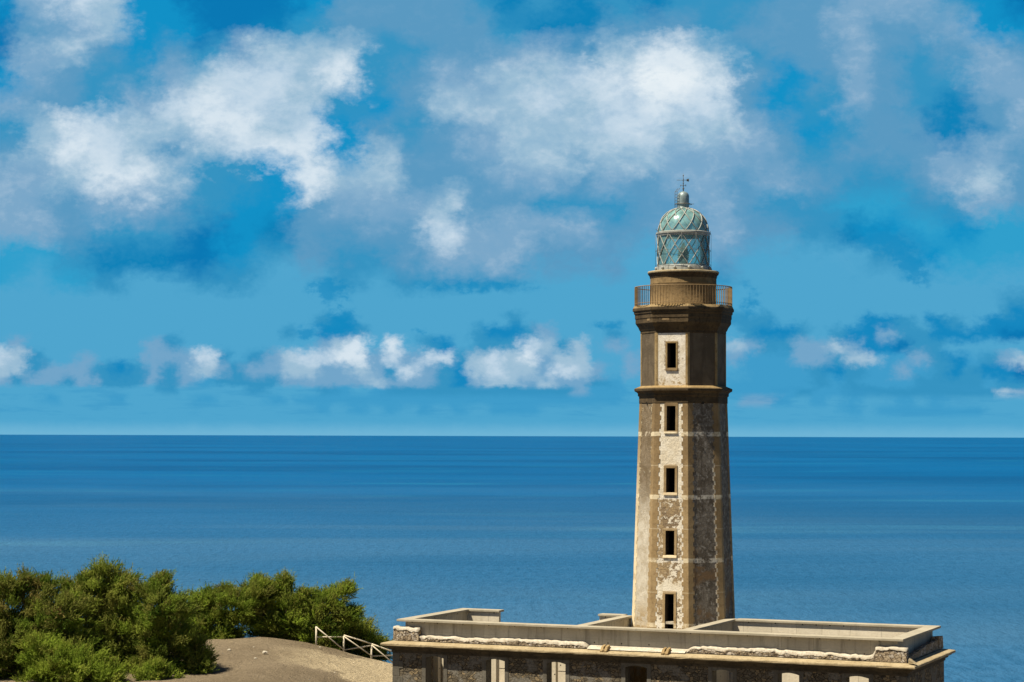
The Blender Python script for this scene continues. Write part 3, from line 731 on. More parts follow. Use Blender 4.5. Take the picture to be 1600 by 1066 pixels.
    def lattice(prof, shift, parent, name, off, rad_):
        for sg in (1, -1):
            for i in range(12):
                a = A0 + off + i * math.pi / 6; mb = MB(); m_ = 14; path = []
                for j in range(m_ + 1):
                    tt = j / m_; r_, z = prof(tt); b = a + sg * shift * tt
                    path.append((r_ * math.cos(b), r_ * math.sin(b), zl(z)))
                mb.tube(path, rad_, 5); mb.build(name, M['lattice'] if name == 'lattice_bar' else M['steel'], parent)
    lattice(lambda q: (RG + .03, 53.56 + (55.14 - 53.56) * q), R(45), la, 'lattice_bar', 0, .026)
    mb = MB(); mb.lathe([(1.28, zl(55.07)), (1.34, zl(55.09)), (1.345, zl(55.17)), (1.385, zl(55.19)), (1.385, zl(55.27)), (1.30, zl(55.31)), (1.24, zl(55.32))], 64); mb.build('gutter_ring', M['steel'], L, sharp=35)
    dome_pts = [(1.255, 55.28), (1.25, 55.45), (1.215, 55.65), (1.14, 55.87), (1.01, 56.08), (.84, 56.26), (.64, 56.39), (.44, 56.475), (.30, 56.51)]
    dr_ = [p_[0] for p_ in dome_pts]; dz_ = [p_[1] for p_ in dome_pts]
    def dome_at(q, extra=.0):
        x = q * (len(dome_pts) - 1); return float(np.interp(x, range(len(dr_)), dr_)) + extra, float(np.interp(x, range(len(dz_)), dz_)) + extra * .6
    mb = MB(); mb.lathe([(r_, zl(z)) for r_, z in dome_pts], 64); do = mb.build('dome', M['glass_dome'], L)
    lattice(lambda q: dome_at(q, .022), R(52), do, 'dome_rib', R(22.5), .025)
    mb = MB(); mb.lathe([(.34, zl(56.44)), (.34, zl(56.53)), (.30, zl(56.56)), (.29, zl(56.57)), (.295, zl(56.59)), (.295, zl(57.10)), (.28, zl(57.20)), (.23, zl(57.29)), (.13, zl(57.35)), (.07, zl(57.37)), (.0, zl(57.38))], 32)
    ve = mb.build('ventilator', M['vent'], L)
    mb = MB(); ring(mb, .44, 56.72, .012, 32); ring(mb, .33, 56.75, .02, 32)
    mb.tube([(.30, 0, zl(56.72)), (.56, .0, zl(56.72))], .012, 5); mb.build('vent_hoop', M['steel_dark'], ve)
    # ladder on the left of the ventilator
    mb = MB(); la_ = R(180 + 21.4 + 20)
    e1 = Vector((math.cos(la_), math.sin(la_), 0)); e2 = Vector((-e1.y, e1.x, 0))
    for s_ in (-.13, .13):
        mb.tube([e1 * .40 + e2 * s_ + Vector((0, 0, zl(56.5))), e1 * .40 + e2 * s_ + Vector((0, 0, zl(57.35))), e1 * .25 + e2 * s_ + Vector((0, 0, zl(57.52)))], .014, 5)
    for i in range(6):
        z = zl(56.6 + .15 * i); mb.tube([e1 * .40 - e2 * .13 + Vector((0, 0, z)), e1 * .40 + e2 * .13 + Vector((0, 0, z))], .010, 5)
    mb.build('ladder', M['steel_dark'], ve)
    # weather vane and lightning rod
    mb = MB(); mb.tube([(0, 0, zl(57.3)), (0, 0, zl(58.0)), (0, 0, zl(58.28))], [.03, .018, .008], 6)
    wv = mb.build('weather_vane', M['steel_dark'], L)
    mb = MB(); qv = Vector((math.cos(R(21.4)), math.sin(R(21.4)), 0)); qw = Vector((-qv.y, qv.x, 0)); Z = Vector((0, 0, 1))
    zc = zl(57.95)
    mb.tube([-qv * .33 + Z * zc, qv * .30 + Z * zc], .012, 5); mb.tube([-qw * .3 + Z * zc, qw * .3 + Z * zc], .012, 5)
    mb.add([qv * .17 + Z * (zc - .055), qv * .30 + Z * (zc - .075), qv * .27 + Z * zc, qv * .30 + Z * (zc + .075), qv * .17 + Z * (zc + .055),
            qv * .17 + qw * .015 + Z * (zc - .055), qv * .30 + qw * .015 + Z * (zc - .075), qv * .27 + qw * .015 + Z * zc, qv * .30 + qw * .015 + Z * (zc + .075), qv * .17 + qw * .015 + Z * (zc + .055)],
           [(0, 1, 2, 3, 4), (9, 8, 7, 6, 5), (0, 5, 6, 1), (1, 6, 7, 2), (2, 7, 8, 3), (3, 8, 9, 4), (4, 9, 5, 0)])
    mb.build('vane_arms', M['steel_dark'], wv)
    mb = MB(); zc = zl(57.68)
    mb.tube([-qv * .13 + Z * zc, qv * .13 + Z * zc], .012, 5); mb.tube([-qw * .13 + Z * zc, qw * .13 + Z * zc], .012, 5)
    for s_ in (-1, 1):
        mb.tube([qv * .13 * s_ + Z * (zc - .05), qv * .13 * s_ + Z * (zc + .05)], .016, 5)
    for zz, r_ in ((57.52, .055), (58.18, .035), (57.80, .035)):
        mb.lathe([(0, zl(zz) - r_), (r_ * .7, zl(zz) - r_ * .7), (r_, zl(zz)), (r_ * .7, zl(zz) + r_ * .7), (0, zl(zz) + r_)], 10)
    mb.build('finial_balls', M['steel_dark'], wv)
    # wash-rails: thin uprights with hoops outside the glass
    mb = MB(); ring(mb, 1.40, 53.62, .010); ring(mb, 1.40, 54.35, .010)
    for i in range(12):
        a = A0 + R(15) + i * math.pi / 6; mb.tube([(1.40 * math.cos(a), 1.40 * math.sin(a), zl(53.3)), (1.40 * math.cos(a), 1.40 * math.sin(a), zl(55.2))], .008, 5)
        if i % 3 == 0: mb.tube([(1.38 * math.cos(a), 1.38 * math.sin(a), zl(55.25)), (1.55 * math.cos(a), 1.55 * math.sin(a), zl(55.42))], .012, 5)
    mb.build('cleaning_rail', M['steel_dark'], L)
    # lens on its pedestal
    mb = MB(); pr = [(.12, zl(53.3)), (.12, zl(53.62)), (.24, zl(53.68))]
    for i in range(9):
        z = zl(53.70) + i * .095; w_ = .17 + .10 * math.sin(math.pi * (i + .5) / 9); pr += [(w_, z), (w_ + .035, z + .045), (w_, z + .08)]
    pr += [(.10, zl(54.62)), (.03, zl(54.78)), (0, zl(54.80))]
    mb.lathe(pr, 24, 0, False); mb.build('lamp_lens', M['lens'], L)
    return L
build_lighthouse()

# ------------------------------------------------------------------ roofless building
def build_ruin():
    Bd = empty('lighthouse_building', BO, BA)
    tag(Bd, 'long roofless stone keepers building with a concrete parapet round the foot of the lighthouse', 'building')
    z_ = lambda z: z - 32.0
    U0, U1, V0, V1 = -.12, 25.35, -.12, 7.45      # outer wall
    TH = .62
    wins = [(1.66, 2.62), (4.88, 5.86), (8.04, 9.0), (12.02, 13.09), (16.28, 17.26), (19.42, 20.41), (22.58, 23.62)]
    ZT, ZB = 34.20, 31.0
    # front wall with seven arched openings
    mb = MB()
    edges = sorted([U0, U1] + [x for w in wins for x in w])
    def front(a, b, za, zb, v, flip=False):
        p = [(a, v, z_(za)), (b, v, z_(za)), (b, v, z_(zb)), (a, v, z_(zb))]; mb.add(p, [(0, 1, 2, 3) if not flip else (3, 2, 1, 0)], 1 if flip else 0)
    HT = 34.95
    SILL = 32.15
    for v, fl in ((V0, False), (V0 + TH, True)):
        for a, b in zip(edges[:-1], edges[1:]):
            if (a, b) in wins:
                front(a, b, ZB, SILL, v, fl)
                n = 8; ar = [(a + (b - a) * i / n, ZT + .09 * math.sin(math.pi * i / n)) for i in range(n + 1)]
                pts = [(u, v, z_(z)) for u, z in ar] + [(b, v, z_(HT)), (a, v, z_(HT))]
                f = tuple(range(len(pts))); mb.add(pts, [f if not fl else tuple(reversed(f))], 1 if fl else 0)
            else: front(a, b, ZB, HT, v, fl)
    mb.box(U0, U0 + TH, V0 + TH + .002, V1 - TH - .002, z_(ZB), z_(HT)); mb.box(U1 - TH, U1, V0 + TH + .002, V1 - TH - .002, z_(ZB), z_(HT))
    # ends of the front wall and its top
    for u, fl in ((U0, False), (U1, True)):
        p = [(u, V0, z_(ZB)), (u, V0, z_(HT)), (u, V0 + TH, z_(HT)), (u, V0 + TH, z_(ZB))]; mb.add(p, [(0, 1, 2, 3) if fl else (3, 2, 1, 0)])
    mb.add([(U0, V0, z_(HT)), (U1, V0, z_(HT)), (U1, V0 + TH, z_(HT)), (U0, V0 + TH, z_(HT))], [(0, 1, 2, 3)])
    # back wall, low behind the left bay, stopping at the tower
    mb.box(U0, 9.70, V1 - TH, V1, z_(ZB), z_(34.6)); mb.box(14.62, U1, V1 - TH, V1, z_(ZB), z_(34.95))
    for a, b in wins:    # deep reveals
        n = 8; ar = [(a, SILL)] + [(a + (b - a) * i / n, ZT + .09 * math.sin(math.pi * i / n)) for i in range(n + 1)] + [(b, SILL)]
        for (u, z), (u2, z2) in zip(ar, ar[1:] + ar[:1]):
            mb.add([(u, V0, z_(z)), (u2, V0, z_(z2)), (u2, V0 + TH, z_(z2)), (u, V0 + TH, z_(z))], [(3, 2, 1, 0)], 2)
    wall = mb.build('wall', [M['rubble'], M['concrete_in'], M['plaster_grey']], Bd)
    # smooth render bands round the openings and at the corners
    for a, b in wins:
        m2 = MB(); n = 8; f_ = .20
        def slab(poly, v0=V0 - .022, v1=V0 + .02):
            k = len(poly); m2.add([(u, v0, z_(z)) for u, z in poly] + [(u, v1, z_(z)) for u, z in poly], [tuple(range(k))] + [(i, i + k, (i + 1) % k + k, (i + 1) % k) for i in range(k)])
        slab([(a - f_, SILL), (a, SILL), (a, ZT), (a - f_, ZT)]); slab([(b, SILL), (b + f_, SILL), (b + f_, ZT), (b, ZT)])
        slab([(a - f_, ZT), (a, ZT)] + [(a + (b - a) * i / n, ZT + .09 * math.sin(math.pi * i / n)) for i in range(1, n)] + [(b, ZT), (b + f_, ZT), (b + f_, ZT + .24), (a - f_, ZT + .24)])
        m2.build('window_surround', M['plaster_grey'], wall)
    for u in (U0, U1 - .55):
        m2 = MB(); z = 31.0; j = 0
        while z < 34.3:
            w = .55 if j % 2 else .36; x0 = u if u < 5 else U1 - w
            m2.box(x0 - (.02 if u < 5 else 0), x0 + w + (.02 if u > 5 else 0), V0 - .02, V0 + (.36 if j % 2 else .55), z_(z), z_(z + .365)); z += .375; j += 1
        m2.build('corner_quoin', M['plaster_grey'], wall, .01)
    # main cornice
    def sweep_rect(prof, u0, u1, v0, v1, mats, name, parent, bevel=0.0, wob=0.0):
        """profile (offset outward, z) swept round the rectangle, mitred corners, subdivided for a worn line"""
        mb = MB(); path = []
        c4 = [(u0, v0, -1, -1), (u1, v0, 1, -1), (u1, v1, 1, 1), (u0, v1, -1, 1)]
        for i in range(4):
            a, b = c4[i], c4[(i + 1) % 4]; ln = math.hypot(b[0] - a[0], b[1] - a[1]); n = max(2, int(ln / .45))
            for k in range(n):
                q = k / n; nx = (a[2] if k == 0 else (0 if i in (0, 2) else a[2])); ny = (a[3] if k == 0 else (0 if i in (1, 3) else a[3]))
                path.append((a[0] + (b[0] - a[0]) * q, a[1] + (b[1] - a[1]) * q, nx, ny))
        pts = []
        for x, y, nx, ny in path:
            for o_, z in prof:
                jx = random.uniform(-wob, wob); pts.append((x + nx * (o_ + jx), y + ny * (o_ + jx), z_(z) + random.uniform(-wob, wob) * .5))
        m_ = len(prof); N = len(path)
        fs = [(i * m_ + j, ((i + 1) % N) * m_ + j, ((i + 1) % N) * m_ + j + 1, i * m_ + j + 1) for i in range(N) for j in range(m_ - 1)]
        mb.add(pts, fs); return mb.build(name, mats, parent, bevel)
    sweep_rect([(-.02, 34.38), (.06, 34.40), (.06, 34.52), (.16, 34.54), (.19, 34.62), (.30, 34.66), (.36, 34.74), (.40, 34.752)], U0, U1, V0, V1, M['moulding'], 'cornice', Bd)
    sweep_rect([(.38, 34.742), (.455, 34.75), (.465, 34.80), (.455, 34.85), (.41, 34.875), (-.02, 34.955)], U0, U1, V0, V1, M['ledge'], 'cornice_ledge', Bd, 0, .008)
    # remains of the old rubble parapet with white lime caps
    def rubble_run(u0, u1, v0, v1, zb, tops, name, seed, cap=.05, along='u', label=None):
        rnd = random.Random(seed); n = max(3, int((u1 - u0) / .12)); mb = MB(); cp = MB(); P = []; Q = []
        nz = [rnd.uniform(-1, 1) for _ in range(n + 3)]; dw = .05
        for i in range(n + 1):
            q = i / n; u = u0 + (u1 - u0) * q
            zt = float(np.interp(q, [p_[0] for p_ in tops], [p_[1] for p_ in tops])) + (nz[i] * .5 + nz[i + 1]) * .026
            jf = rnd.uniform(-.02, .02); jm = rnd.uniform(-.03, .03)
            sec = [(v0 + jf, zb), (v0 + jm, zb + (zt - zb) * .5), (v0 + .03 + jf, zt - .05), (v0 + .06, zt), (v1 - .03, zt + .02), (v1, zb)]
            dw = .6 * dw + .4 * rnd.uniform(-.03, .16); dr_ = max(-.03, dw)
            cs = [(v0 - .012 + jf, zt - .05 - dr_), (v0 - .008 + jf * .5, zt - .01), (v0 + .05, zt + cap * .4), (v1 - .06, zt + cap * .6), (v1 + .01, zt + cap * .4), (v1 + .01, zt - .03)]
            P += [((u, y, z_(z)) if along == 'u' else (y, u, z_(z))) for y, z in sec]; Q += [((u, y, z_(z)) if along == 'u' else (y, u, z_(z))) for y, z in cs]
        fs = [(i * 6 + j, (i + 1) * 6 + j, (i + 1) * 6 + j + 1, i * 6 + j + 1) for i in range(n) for j in range(5)] + [tuple(range(6)), tuple(n * 6 + j for j in range(5, -1, -1))]
        if along != 'u': fs = [tuple(reversed(f)) for f in fs]
        mb.add(P, fs); cp.add(Q, fs, 0, True)
        o = mb.build(name, M['rubble_pale'], Bd)
        if cap > 0: cp.build('lime_cap', M['lime'], o)
        return o
    rubble_run(-.13, 1.24, -.10, .27, 34.98, [(0, 35.60), (1, 35.56)], 'parapet_block', 1, .09)
    rubble_run(1.26, 10.1, -.02, .28, 34.98, [(0, 35.22), (.3, 35.20), (.6, 35.23), (.85, 35.24), (.97, 35.22), (1, 35.05)], 'parapet_stub', 2, .05)
    rubble_run(15.0, 23.9, -.02, .28, 34.98, [(0, 35.08), (.02, 35.22), (.08, 35.28), (.2, 35.24), (.4, 35.28), (.7, 35.22), (.93, 35.18), (.985, 35.2), (1, 35.5)], 'parapet_stub', 3, .05)
    rubble_run(23.92, 25.33, -.10, .27, 34.98, [(0, 35.62), (.5, 35.60), (1, 35.62)], 'parapet_block', 4, .04)
    rubble_run(.6, 6.6, 24.98, 25.28, 34.98, [(0, 35.05), (.2, 35.18), (.6, 35.35), (1, 35.42)], 'parapet_stub', 5, -.01, 'v')
    rubble_run(6.62, 7.45, 24.90, 25.33, 34.98, [(0, 35.56), (1, 35.52)], 'parapet_block', 6, -.01, 'v')
    # smooth white lime strip where the parapet is gone, between two small stone brackets
    m2 = MB(); P = []; n = 40
    for i in range(n + 1):
        u = 10.12 + (14.98 - 10.12) * i / n; j = random.uniform(-.015, .015)
        for v, z in ((-.22 + j, 34.98), (-.16 + j, 35.02), (.10, 35.10 + j), (.30, 35.12)): P.append((u, v, z_(z)))
    m2.add(P, [(i * 4 + j, (i + 1) * 4 + j, (i + 1) * 4 + j + 1, i * 4 + j + 1) for i in range(n) for j in range(3)], 0, True); m2.build('lime_strip', M['lime'], Bd)
    for u in (11.05, 14.08):
        m2 = MB(); w = .17
        for s_ in (-1, 1):
            x0, x1 = (u - w, u - .03) if s_ < 0 else (u + .03, u + w)
            pts = [(x, v, z_(z)) for x in (x0, x1) for v, z in ((-.50, 34.82), (-.52, 34.95), (-.30, 35.14), (.0, 35.20), (.0, 34.9))]
            m2.add(pts, [(4, 3, 2, 1, 0), (5, 6, 7, 8, 9)] + [(i, (i + 1) % 5, (i + 1) % 5 + 5, i + 5) for i in range(5)])
        m2.box(u - w + .01, u + w - .01, -.44, 0, z_(34.85), z_(35.02)); m2.build('stone_bracket', M['trim'], Bd, .02)
    # fallen slab at the right-hand corner
    m2 = MB(); m2.add([(25.45, -.30, z_(34.96)), (25.78, -.25, z_(34.96)), (25.74, .15, z_(34.95)), (25.42, .1, z_(34.95)), (25.45, -.28, z_(35.14)), (25.72, -.22, z_(34.99)), (25.7, .12, z_(34.99)), (25.42, .1, z_(35.2))],
                      [(3, 2, 1, 0), (4, 5, 6, 7), (0, 1, 5, 4), (1, 2, 6, 5), (2, 3, 7, 6), (3, 0, 4, 7)]); m2.build('loose_slab', M['ledge'], Bd, .01)
    # ------ concrete ring beam, coping and cross walls
    W0, W1, X0, X1 = .33, 24.82, .33, 7.42
    t_ = .22
    ZL = 34.93; ZW = 35.89
    mb = MB()
    def wallbox(u0, u1, v0, v1, out, inn, zb=None, zt=None):
        """box whose four sides get the outer or inner concrete; out/inn = sides (f,b,l,r)"""
        zb = zb or 32.2; zt = zt or ZW
        p = [(u, v, z_(z)) for z in (zb, zt) for v in (v0, v1) for u in (u0, u1)]
        for side, f in (('f', (0, 1, 5, 4)), ('b', (2, 6, 7, 3)), ('l', (0, 4, 6, 2)), ('r', (1, 3, 7, 5)), ('t', (4, 5, 7, 6))):
            mb.add([p[i] for i in f], [(0, 1, 2, 3)], 1 if side in inn else 0)
    wallbox(W0, W1, X0, X0 + t_, 'flr', 'b', ZL)                                  # front beam
    wallbox(W0, W0 + t_, X0 + t_, X1, 'lb', '', 34.4)                             # left
    wallbox(W1 - t_, W1, X0 + t_, X1, 'rb', 'l', 34.4)                            # right
    wallbox(W0 + t_, 2.33, X1 - t_, X1, 'br', 'f', 33.0)                           # back, left end
    wallbox(7.89, 9.40, X1 - t_, X1, 'bl', 'f', 33.0)
    wallbox(14.95, W1 - t_, X1 - t_, X1, 'b', 'f', 33.0)
    ring_ = mb.build('ring_beam', [M['concrete'], M['concrete_in']], Bd)
    mb = MB()
    wallbox(9.40, 9.62, X0 + t_, 7.2, 'lr', '', 32.2); wallbox(14.72, 14.94, X0 + t_, X1, 'lr', '', 32.2)
    mb.build('cross_wall', [M['concrete'], M['concrete_in']], Bd)
    # coping slabs, butted end to end, with a drip overhang each side
    def cop(u0, u1, v0, v1, miter=None):
        m2 = MB(); zt, zb = z_(36.0), z_(35.895)
        q = miter or [(u0, v0), (u1, v0), (u1, v1), (u0, v1)]
        k = len(q); m2.add([(u, v, zb) for u, v in q] + [(u, v, zt) for u, v in q], [tuple(range(k - 1, -1, -1)), tuple(range(k, 2 * k))] + [(i, (i + 1) % k, (i + 1) % k + k, i + k) for i in range(k)])
        m2.build('coping', M['coping'], ring_, .012)
    g = .003; cw = .65; E = 25.15; Dp = 7.75
    cop(0, 0, 0, 0, [(0, 0), (12.5 - g, 0), (12.5 - g, cw), (cw, cw)]); cop(0, 0, 0, 0, [(12.5 + g, 0), (E, 0), (E - cw, cw), (12.5 + g, cw)])
    cop(0, 0, 0, 0, [(0, g), (cw, cw + g), (cw, Dp - cw - g), (0, Dp - g)])
    cop(0, 0, 0, 0, [(E, g), (E, Dp - g), (E - cw, Dp - cw - g), (E - cw, cw + g)])
    cop(0, 0, 0, 0, [(0, Dp), (cw, Dp - cw), (2.38, Dp - cw), (2.38, Dp)])
    cop(0, 0, 0, 0, [(7.84, Dp), (7.84, Dp - cw), (9.20, Dp - cw), (9.20, Dp)])
    cop(0, 0, 0, 0, [(15.10, Dp), (15.10, Dp - cw), (E - cw, Dp - cw), (E, Dp)])
    cop(9.25, 9.77, cw + g, 7.05); cop(14.56, 15.08, cw + g, 7.5)
    # inner floor and concrete piers seen through the windows
    m2 = MB(); m2.box(9.64, 14.70, X0 + t_ + .005, 5.44, z_(34.45), z_(34.62)); m2.build('court_shade_slab', M['concrete'], Bd)  # unseen slab added over the court to keep the door opening dark
    m2 = MB(); m2.box(W0, W1, X0 + t_, X1 - t_, z_(31.6), z_(31.75)); m2.build('floor_slab', M['moulding'], Bd)
    for bx_ in ((.56, 9.38, 31.75, 33.05), (.56, 9.38, 33.09, 34.55), (14.97, 24.55, 31.75, 34.9)):
        m2 = MB(); m2.box(bx_[0], bx_[1], 6.70, 6.81, z_(bx_[2]), z_(bx_[3])); m2.build('inner_lining', M['concrete_in'], Bd)
    for (a, b, v0, v1) in ((.82, 1.08, 2.5, 2.8), (1.48, 1.68, 2.1, 2.3), (3.90, 4.20, 2.6, 3.0), (7.10, 7.38, 2.6, 2.9)):
        m2 = MB(); m2.box(a, b, v0, v1, z_(31.75), z_(34.4)); m2.build('pier', M['concrete_in'], Bd)
build_ruin()

# ------------------------------------------------------------------ tamarisk shrubs
def build_shrub(label, Y, lobes, dens=1.0, warm=.12, seed=0, stems=4, bright=.5):
    g = np.random.default_rng(100 + seed)
    pxm = Y / F_PX
    cs = []
    for x, y, r_ in lobes:
        y += 9 if Y < 112 else 14; r_ *= .87
        p = at(x, y, Y + g.uniform(-.5, .5) * min(r_, 30) * pxm); cs.append((np.array(p), r_ * pxm))
    cx = float(np.mean([c_[0][0] for c_ in cs if c_[1] > .5] or [cs[0][0][0]])); gz = ground_z(cx, Y)
    root = empty('tamarisk_shrub', (cx, Y, gz))
    tag(root, label, 'shrub', 'tamarisk shrubs along the edge of the headland')
    org = np.array([cx, Y, gz])
    V = []; T = []
    for c_, r_ in cs:
        ncl = int(17 * dens * (r_ / .6) ** 1.7) + 8                 # leafy clumps over the lobe
        d = g.normal(size=(ncl, 3)); d[:, 2] = d[:, 2] * .9 + .25; d /= np.linalg.norm(d, axis=1)[:, None]
        rad = r_ * (1 - .55 * g.random(ncl) ** 2.2) * (1 + .18 * g.normal(size=ncl))
        cen = c_ + d * rad[:, None] * np.array([1, 1.0, .92])
        tone = np.clip(g.normal(bright, .28, ncl), 0, 1); wm = np.clip(g.normal(warm, .16, ncl), 0, .85)
        for q in range(ncl):
            ns = int(26 + 12 * g.random())                           # sprays of a clump
            base = cen[q] + g.normal(0, 1, (ns, 3)) * np.array([.15, .15, .10])
            ax = d[q] * .65 + np.array([.18, -.05, .55]) + g.normal(0, .22, (ncl, 3))[q] + g.normal(0, .22, (ns, 3)); ax /= np.linalg.norm(ax, axis=1)[:, None]
            ln = g.uniform(.26, .58, ns) * (1.6 if g.random() < .14 else 1.0) * (.75 if r_ < .45 else 1)
            nl = 9
            tt = np.linspace(.05, 1, nl)
            st = base[:, None, :] + ax[:, None, :] * (ln[:, None] * tt)[:, :, None]
            ld = ax[:, None, :] * 1.0 + g.normal(0, .5, (ns, nl, 3)); ld /= np.linalg.norm(ld, axis=2)[..., None]
            sd = np.cross(ld, g.normal(size=(ns, nl, 3))); sd /= (np.linalg.norm(sd, axis=2)[..., None] + 1e-6)
            L_ = g.uniform(.09, .17, (ns, nl, 1)); W_ = g.uniform(.016, .028, (ns, nl, 1))
            tri = np.stack([st - sd * W_, st + sd * W_, st + ld * L_], 2).reshape(-1, 3)
            V.append(tri)
            tv = np.clip(tone[q] + g.normal(0, .1, (ns, nl)), 0, 1)
            tn = np.zeros((ns, nl, 3)); tn[..., 0] = tv; tn[..., 1] = np.clip(wm[q] + g.normal(0, .06, (ns, nl)), 0, 1)
            T.append(np.repeat(tn.reshape(-1, 3), 3, 0))
    V = np.concatenate(V) - org; T = np.concatenate(T)
    zmin = -.35; keep = V.reshape(-1, 9)[:, 2] > zmin
    V = V.reshape(-1, 3, 3)[keep].reshape(-1, 3); T = T.reshape(-1, 3, 3)[keep].reshape(-1, 3)
    n = len(V) // 3
    me = bpy.data.meshes.new('foliage'); me.vertices.add(len(V)); me.vertices.foreach_set('co', V.astype(np.float32).ravel())
    me.loops.add(len(V)); me.loops.foreach_set('vertex_index', np.arange(len(V), dtype=np.int32))
    me.polygons.add(n); me.polygons.foreach_set('loop_start', np.arange(0, len(V), 3, dtype=np.int32)); me.polygons.foreach_set('loop_total', np.full(n, 3, np.int32))
    a = me.attributes.new('tint', 'FLOAT_VECTOR', 'POINT'); a.data.foreach_set('vector', T.astype(np.float32).ravel())
    me.materials.append(M['leaf']); me.update(); me.validate()
    o = bpy.data.objects.new('foliage', me); COL.objects.link(o); o.parent = root
    # stems reaching into the lobes
    mb = MB()
    big = sorted(cs, key=lambda c_: -c_[1])[:max(stems, 3)]
    for i, (c_, r_) in enumerate(big):
        tgt = Vector(c_ - org); b = Vector((g.uniform(-.3, .3), g.uniform(-.2, .2), -.3)); mid = b.lerp(tgt, .5) + Vector((g.uniform(-.3, .3), g.uniform(-.2, .2), -.15))
        mb.tube([b, b.lerp(mid, .5) + Vector((.05, 0, .05)), mid, mid.lerp(tgt, .6), tgt], [.07, .055, .045, .03, .015], 6)
        for k in range(5):
            e = tgt + Vector(g.normal(0, .6, 3)) * r_; mb.tube([mid.lerp(tgt, .3 + .1 * k), mid.lerp(e, .7) + Vector((0, 0, .05)), e], [.022, .015, .006], 5)
    mb.build('trunk', M['bark'], root)
SH = [
 ('wide dark green tamarisk shrub at the far left edge of the photo', 107.5, [(25, 950, 48), (70, 985, 52), (10, 1010, 60), (98, 948, 36), (50, 1045, 55), (-40, 970, 60), (33, 908, 16), (8, 915, 18), (72, 912, 15), (100, 1000, 45), (-30, 1050, 50)], .25, .20),
 ('tallest tamarisk shrub, the bushy crown highest above the left slope', 109.0, [(165, 932, 42), (130, 962, 44), (200, 955, 44), (175, 995, 52), (222, 985, 38), (165, 895, 17), (190, 908, 18), (115, 918, 17), (140, 905, 15), (150, 1025, 45), (205, 1025, 40)], .22, .5),
 ('tamarisk shrub with a pointed tip, its right flank sloping down onto bare ash', 108.4, [(252, 945, 36), (265, 985, 42), (283, 1015, 36), (248, 1020, 36), (250, 903, 9), (246, 915, 12), (232, 925, 18), (308, 1030, 20), (276, 942, 18), (225, 1040, 26)], .2, .4),
 ('low bright green tamarisk growth in the lower left foreground', 105.6, [(130, 1045, 34), (90, 1042, 32), (163, 1056, 22), (55, 1062, 28), (100, 1015, 16), (60, 1010, 22), (172, 1040, 9)], .08, .8),
 ('small sprawling tamarisk sprig lying on the ash below the pointed shrub', 106.2, [(238, 1050, 15), (256, 1056, 13), (222, 1058, 13), (246, 1040, 8)], .08, .75),
 ('rounded tamarisk shrub just right of the gap, dark stems at its foot', 119.0, [(345, 938, 27), (320, 948, 28), (372, 938, 26), (338, 972, 26), (308, 965, 20), (380, 962, 18), (352, 913, 10), (318, 922, 12), (362, 985, 12), (300, 985, 14), (340, 992, 18), (318, 992, 18)], .14, .5),
 ('broad tamarisk shrub in the middle of the far clump with sea showing under it', 119.6, [(425, 930, 28), (400, 926, 26), (448, 940, 24), (432, 958, 22), (396, 907, 11), (408, 903, 10), (440, 908, 9), (465, 958, 20), (415, 912, 12), (444, 898, 6), (455, 982, 18), (428, 972, 16), (408, 962, 16), (475, 985, 18), (442, 988, 12), (408, 980, 11), (425, 990, 12)], .14, .5),
 ('wispy tamarisk shrub with loose upright sprays above the fence', 119.3, [(497, 940, 22), (513, 925, 11), (530, 917, 9), (541, 910, 6), (533, 947, 11), (548, 948, 11), (505, 968, 24), (482, 962, 22), (473, 920, 9), (470, 938, 13), (520, 940, 12), (485, 990, 16), (510, 990, 16)], .14, .45),
 ('low rounded tamarisk shrub behind the timber fence', 121.0, [(555, 984, 24), (525, 985, 25), (578, 990, 16), (545, 968, 13), (505, 995, 20), (594, 997, 7), (562, 1008, 22), (585, 1008, 14), (530, 1008, 18)], .2, .5),
]
for i, (lab, Y, lobes, warm, br) in enumerate(SH): build_shrub(lab, Y, lobes, 1.0, warm, i, 4, br)

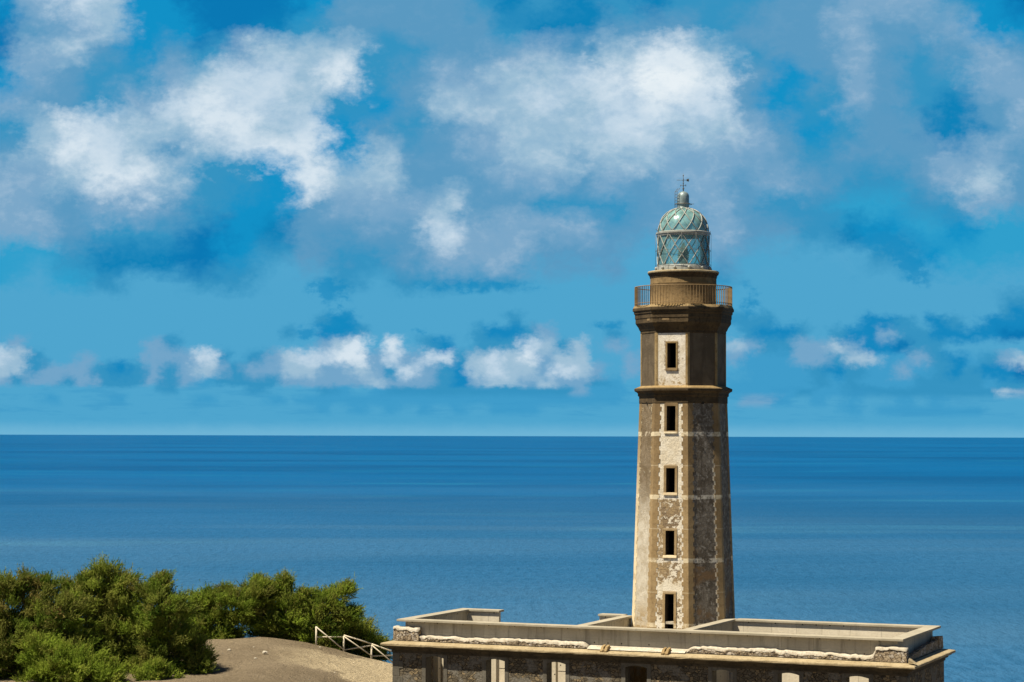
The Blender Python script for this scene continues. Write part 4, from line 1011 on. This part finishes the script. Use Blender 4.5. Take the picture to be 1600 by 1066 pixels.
# ------------------------------------------------------------------ timber fence
def build_fence():
    pts = [(494.3, 979, 1007, 118.0), (537.4, 993.5, 1019, 118.4), (580.6, 1007, 1028, 118.8), (622, 1022, 1046, 119.2)]
    o = at(494.3, 1007, 118.0); root = empty('timber_fence', o)
    tag(root, 'pale weathered timber fence with crossed rails running down the slope beside the building', 'fence')
    tb = []
    def bar(a, b, w, name):
        mb = MB(); mid = a.lerp(b, .5) + Vector((random.uniform(-.01, .01), 0, random.uniform(-.01, .01)))
        mb.tube([a - o, mid - o, b - o], w * .48, 8); mb.build(name, M['fence'], root)
    for x, y0, y1, Y in pts:
        t_, b_ = at(x, y0, Y), at(x, y1, Y); b_.z = min(b_.z, ground_z(b_.x, Y) ) - .25; b_.x = t_.x; tb.append((t_, at(x, y1, Y))); bar(b_, t_, .10, 'post')
    off = Vector((0, -.075, 0))
    for i in range(3):
        (t0, b0), (t1, b1) = tb[i], tb[i + 1]
        bar(t0 + off + Vector((.02, 0, -.04)), b1 + off + Vector((0, 0, .12)), .068, 'brace')
        bar(b0.lerp(t0, .40 if i == 0 else .12) - off * .9, t1 - off * .9 + Vector((0, 0, -.07)), .068, 'brace')
        if i: bar(t0 + Vector((0, -.01, .03)), t1 + Vector((0, -.01, .03)), .072, 'top_rail')
build_fence()

# ------------------------------------------------------------------ loose pale stones on the ash
def build_stones():
    rows = [((413, 1020), .16, 'flat pale stone farthest up the slope on the left'), ((396.5, 1011.5), .10, 'small pale pebble high on the slope under the far shrubs'),
            ((413.5, 1020.5), .30, 'largest pale stone on the bare ash slope'), ((399, 1029.5), .17, 'pale stone lying alone below the largest stone'),
            ((500, 1012), .13, 'pale stone just below the first fence post'), ((523, 1051.5), .12, 'pale pebble low on the slope, left of the other low one'),
            ((553, 1056.5), .15, 'pale pebble lowest on the slope near the building'), ((358, 1016.5), .22, 'pale flat stone beside the rounded shrub shadow')]
    rows = rows[1:]
    for i, ((x, y), s, lab) in enumerate(rows):
        Y = 118.0
        for _ in range(60):
            p = at(x, y, Y); dz = p.z - ground_z(p.x, Y)
            Y += dz * 4 if abs(dz) < 2 else math.copysign(.5, dz); Y = min(max(Y, 100), 118)
        p = at(x, y, Y); s *= .75; bm = bmesh.new(); bmesh.ops.create_icosphere(bm, subdivisions=2, radius=s * .5)
        rr = random.Random(i)
        for v in bm.verts: v.co = Vector((v.co.x * 1.25, v.co.y, v.co.z * .7)) * rr.uniform(.82, 1.15)
        me = bpy.data.meshes.new('stone'); bm.to_mesh(me); bm.free(); me.materials.append(M['stone'])
        o = bpy.data.objects.new('stone', me); o.location = (p.x, p.y, ground_z(p.x, p.y) + s * .15); COL.objects.link(o)
        tag(o, lab, 'stone', 'pale stones scattered on the ash slope')
build_stones()
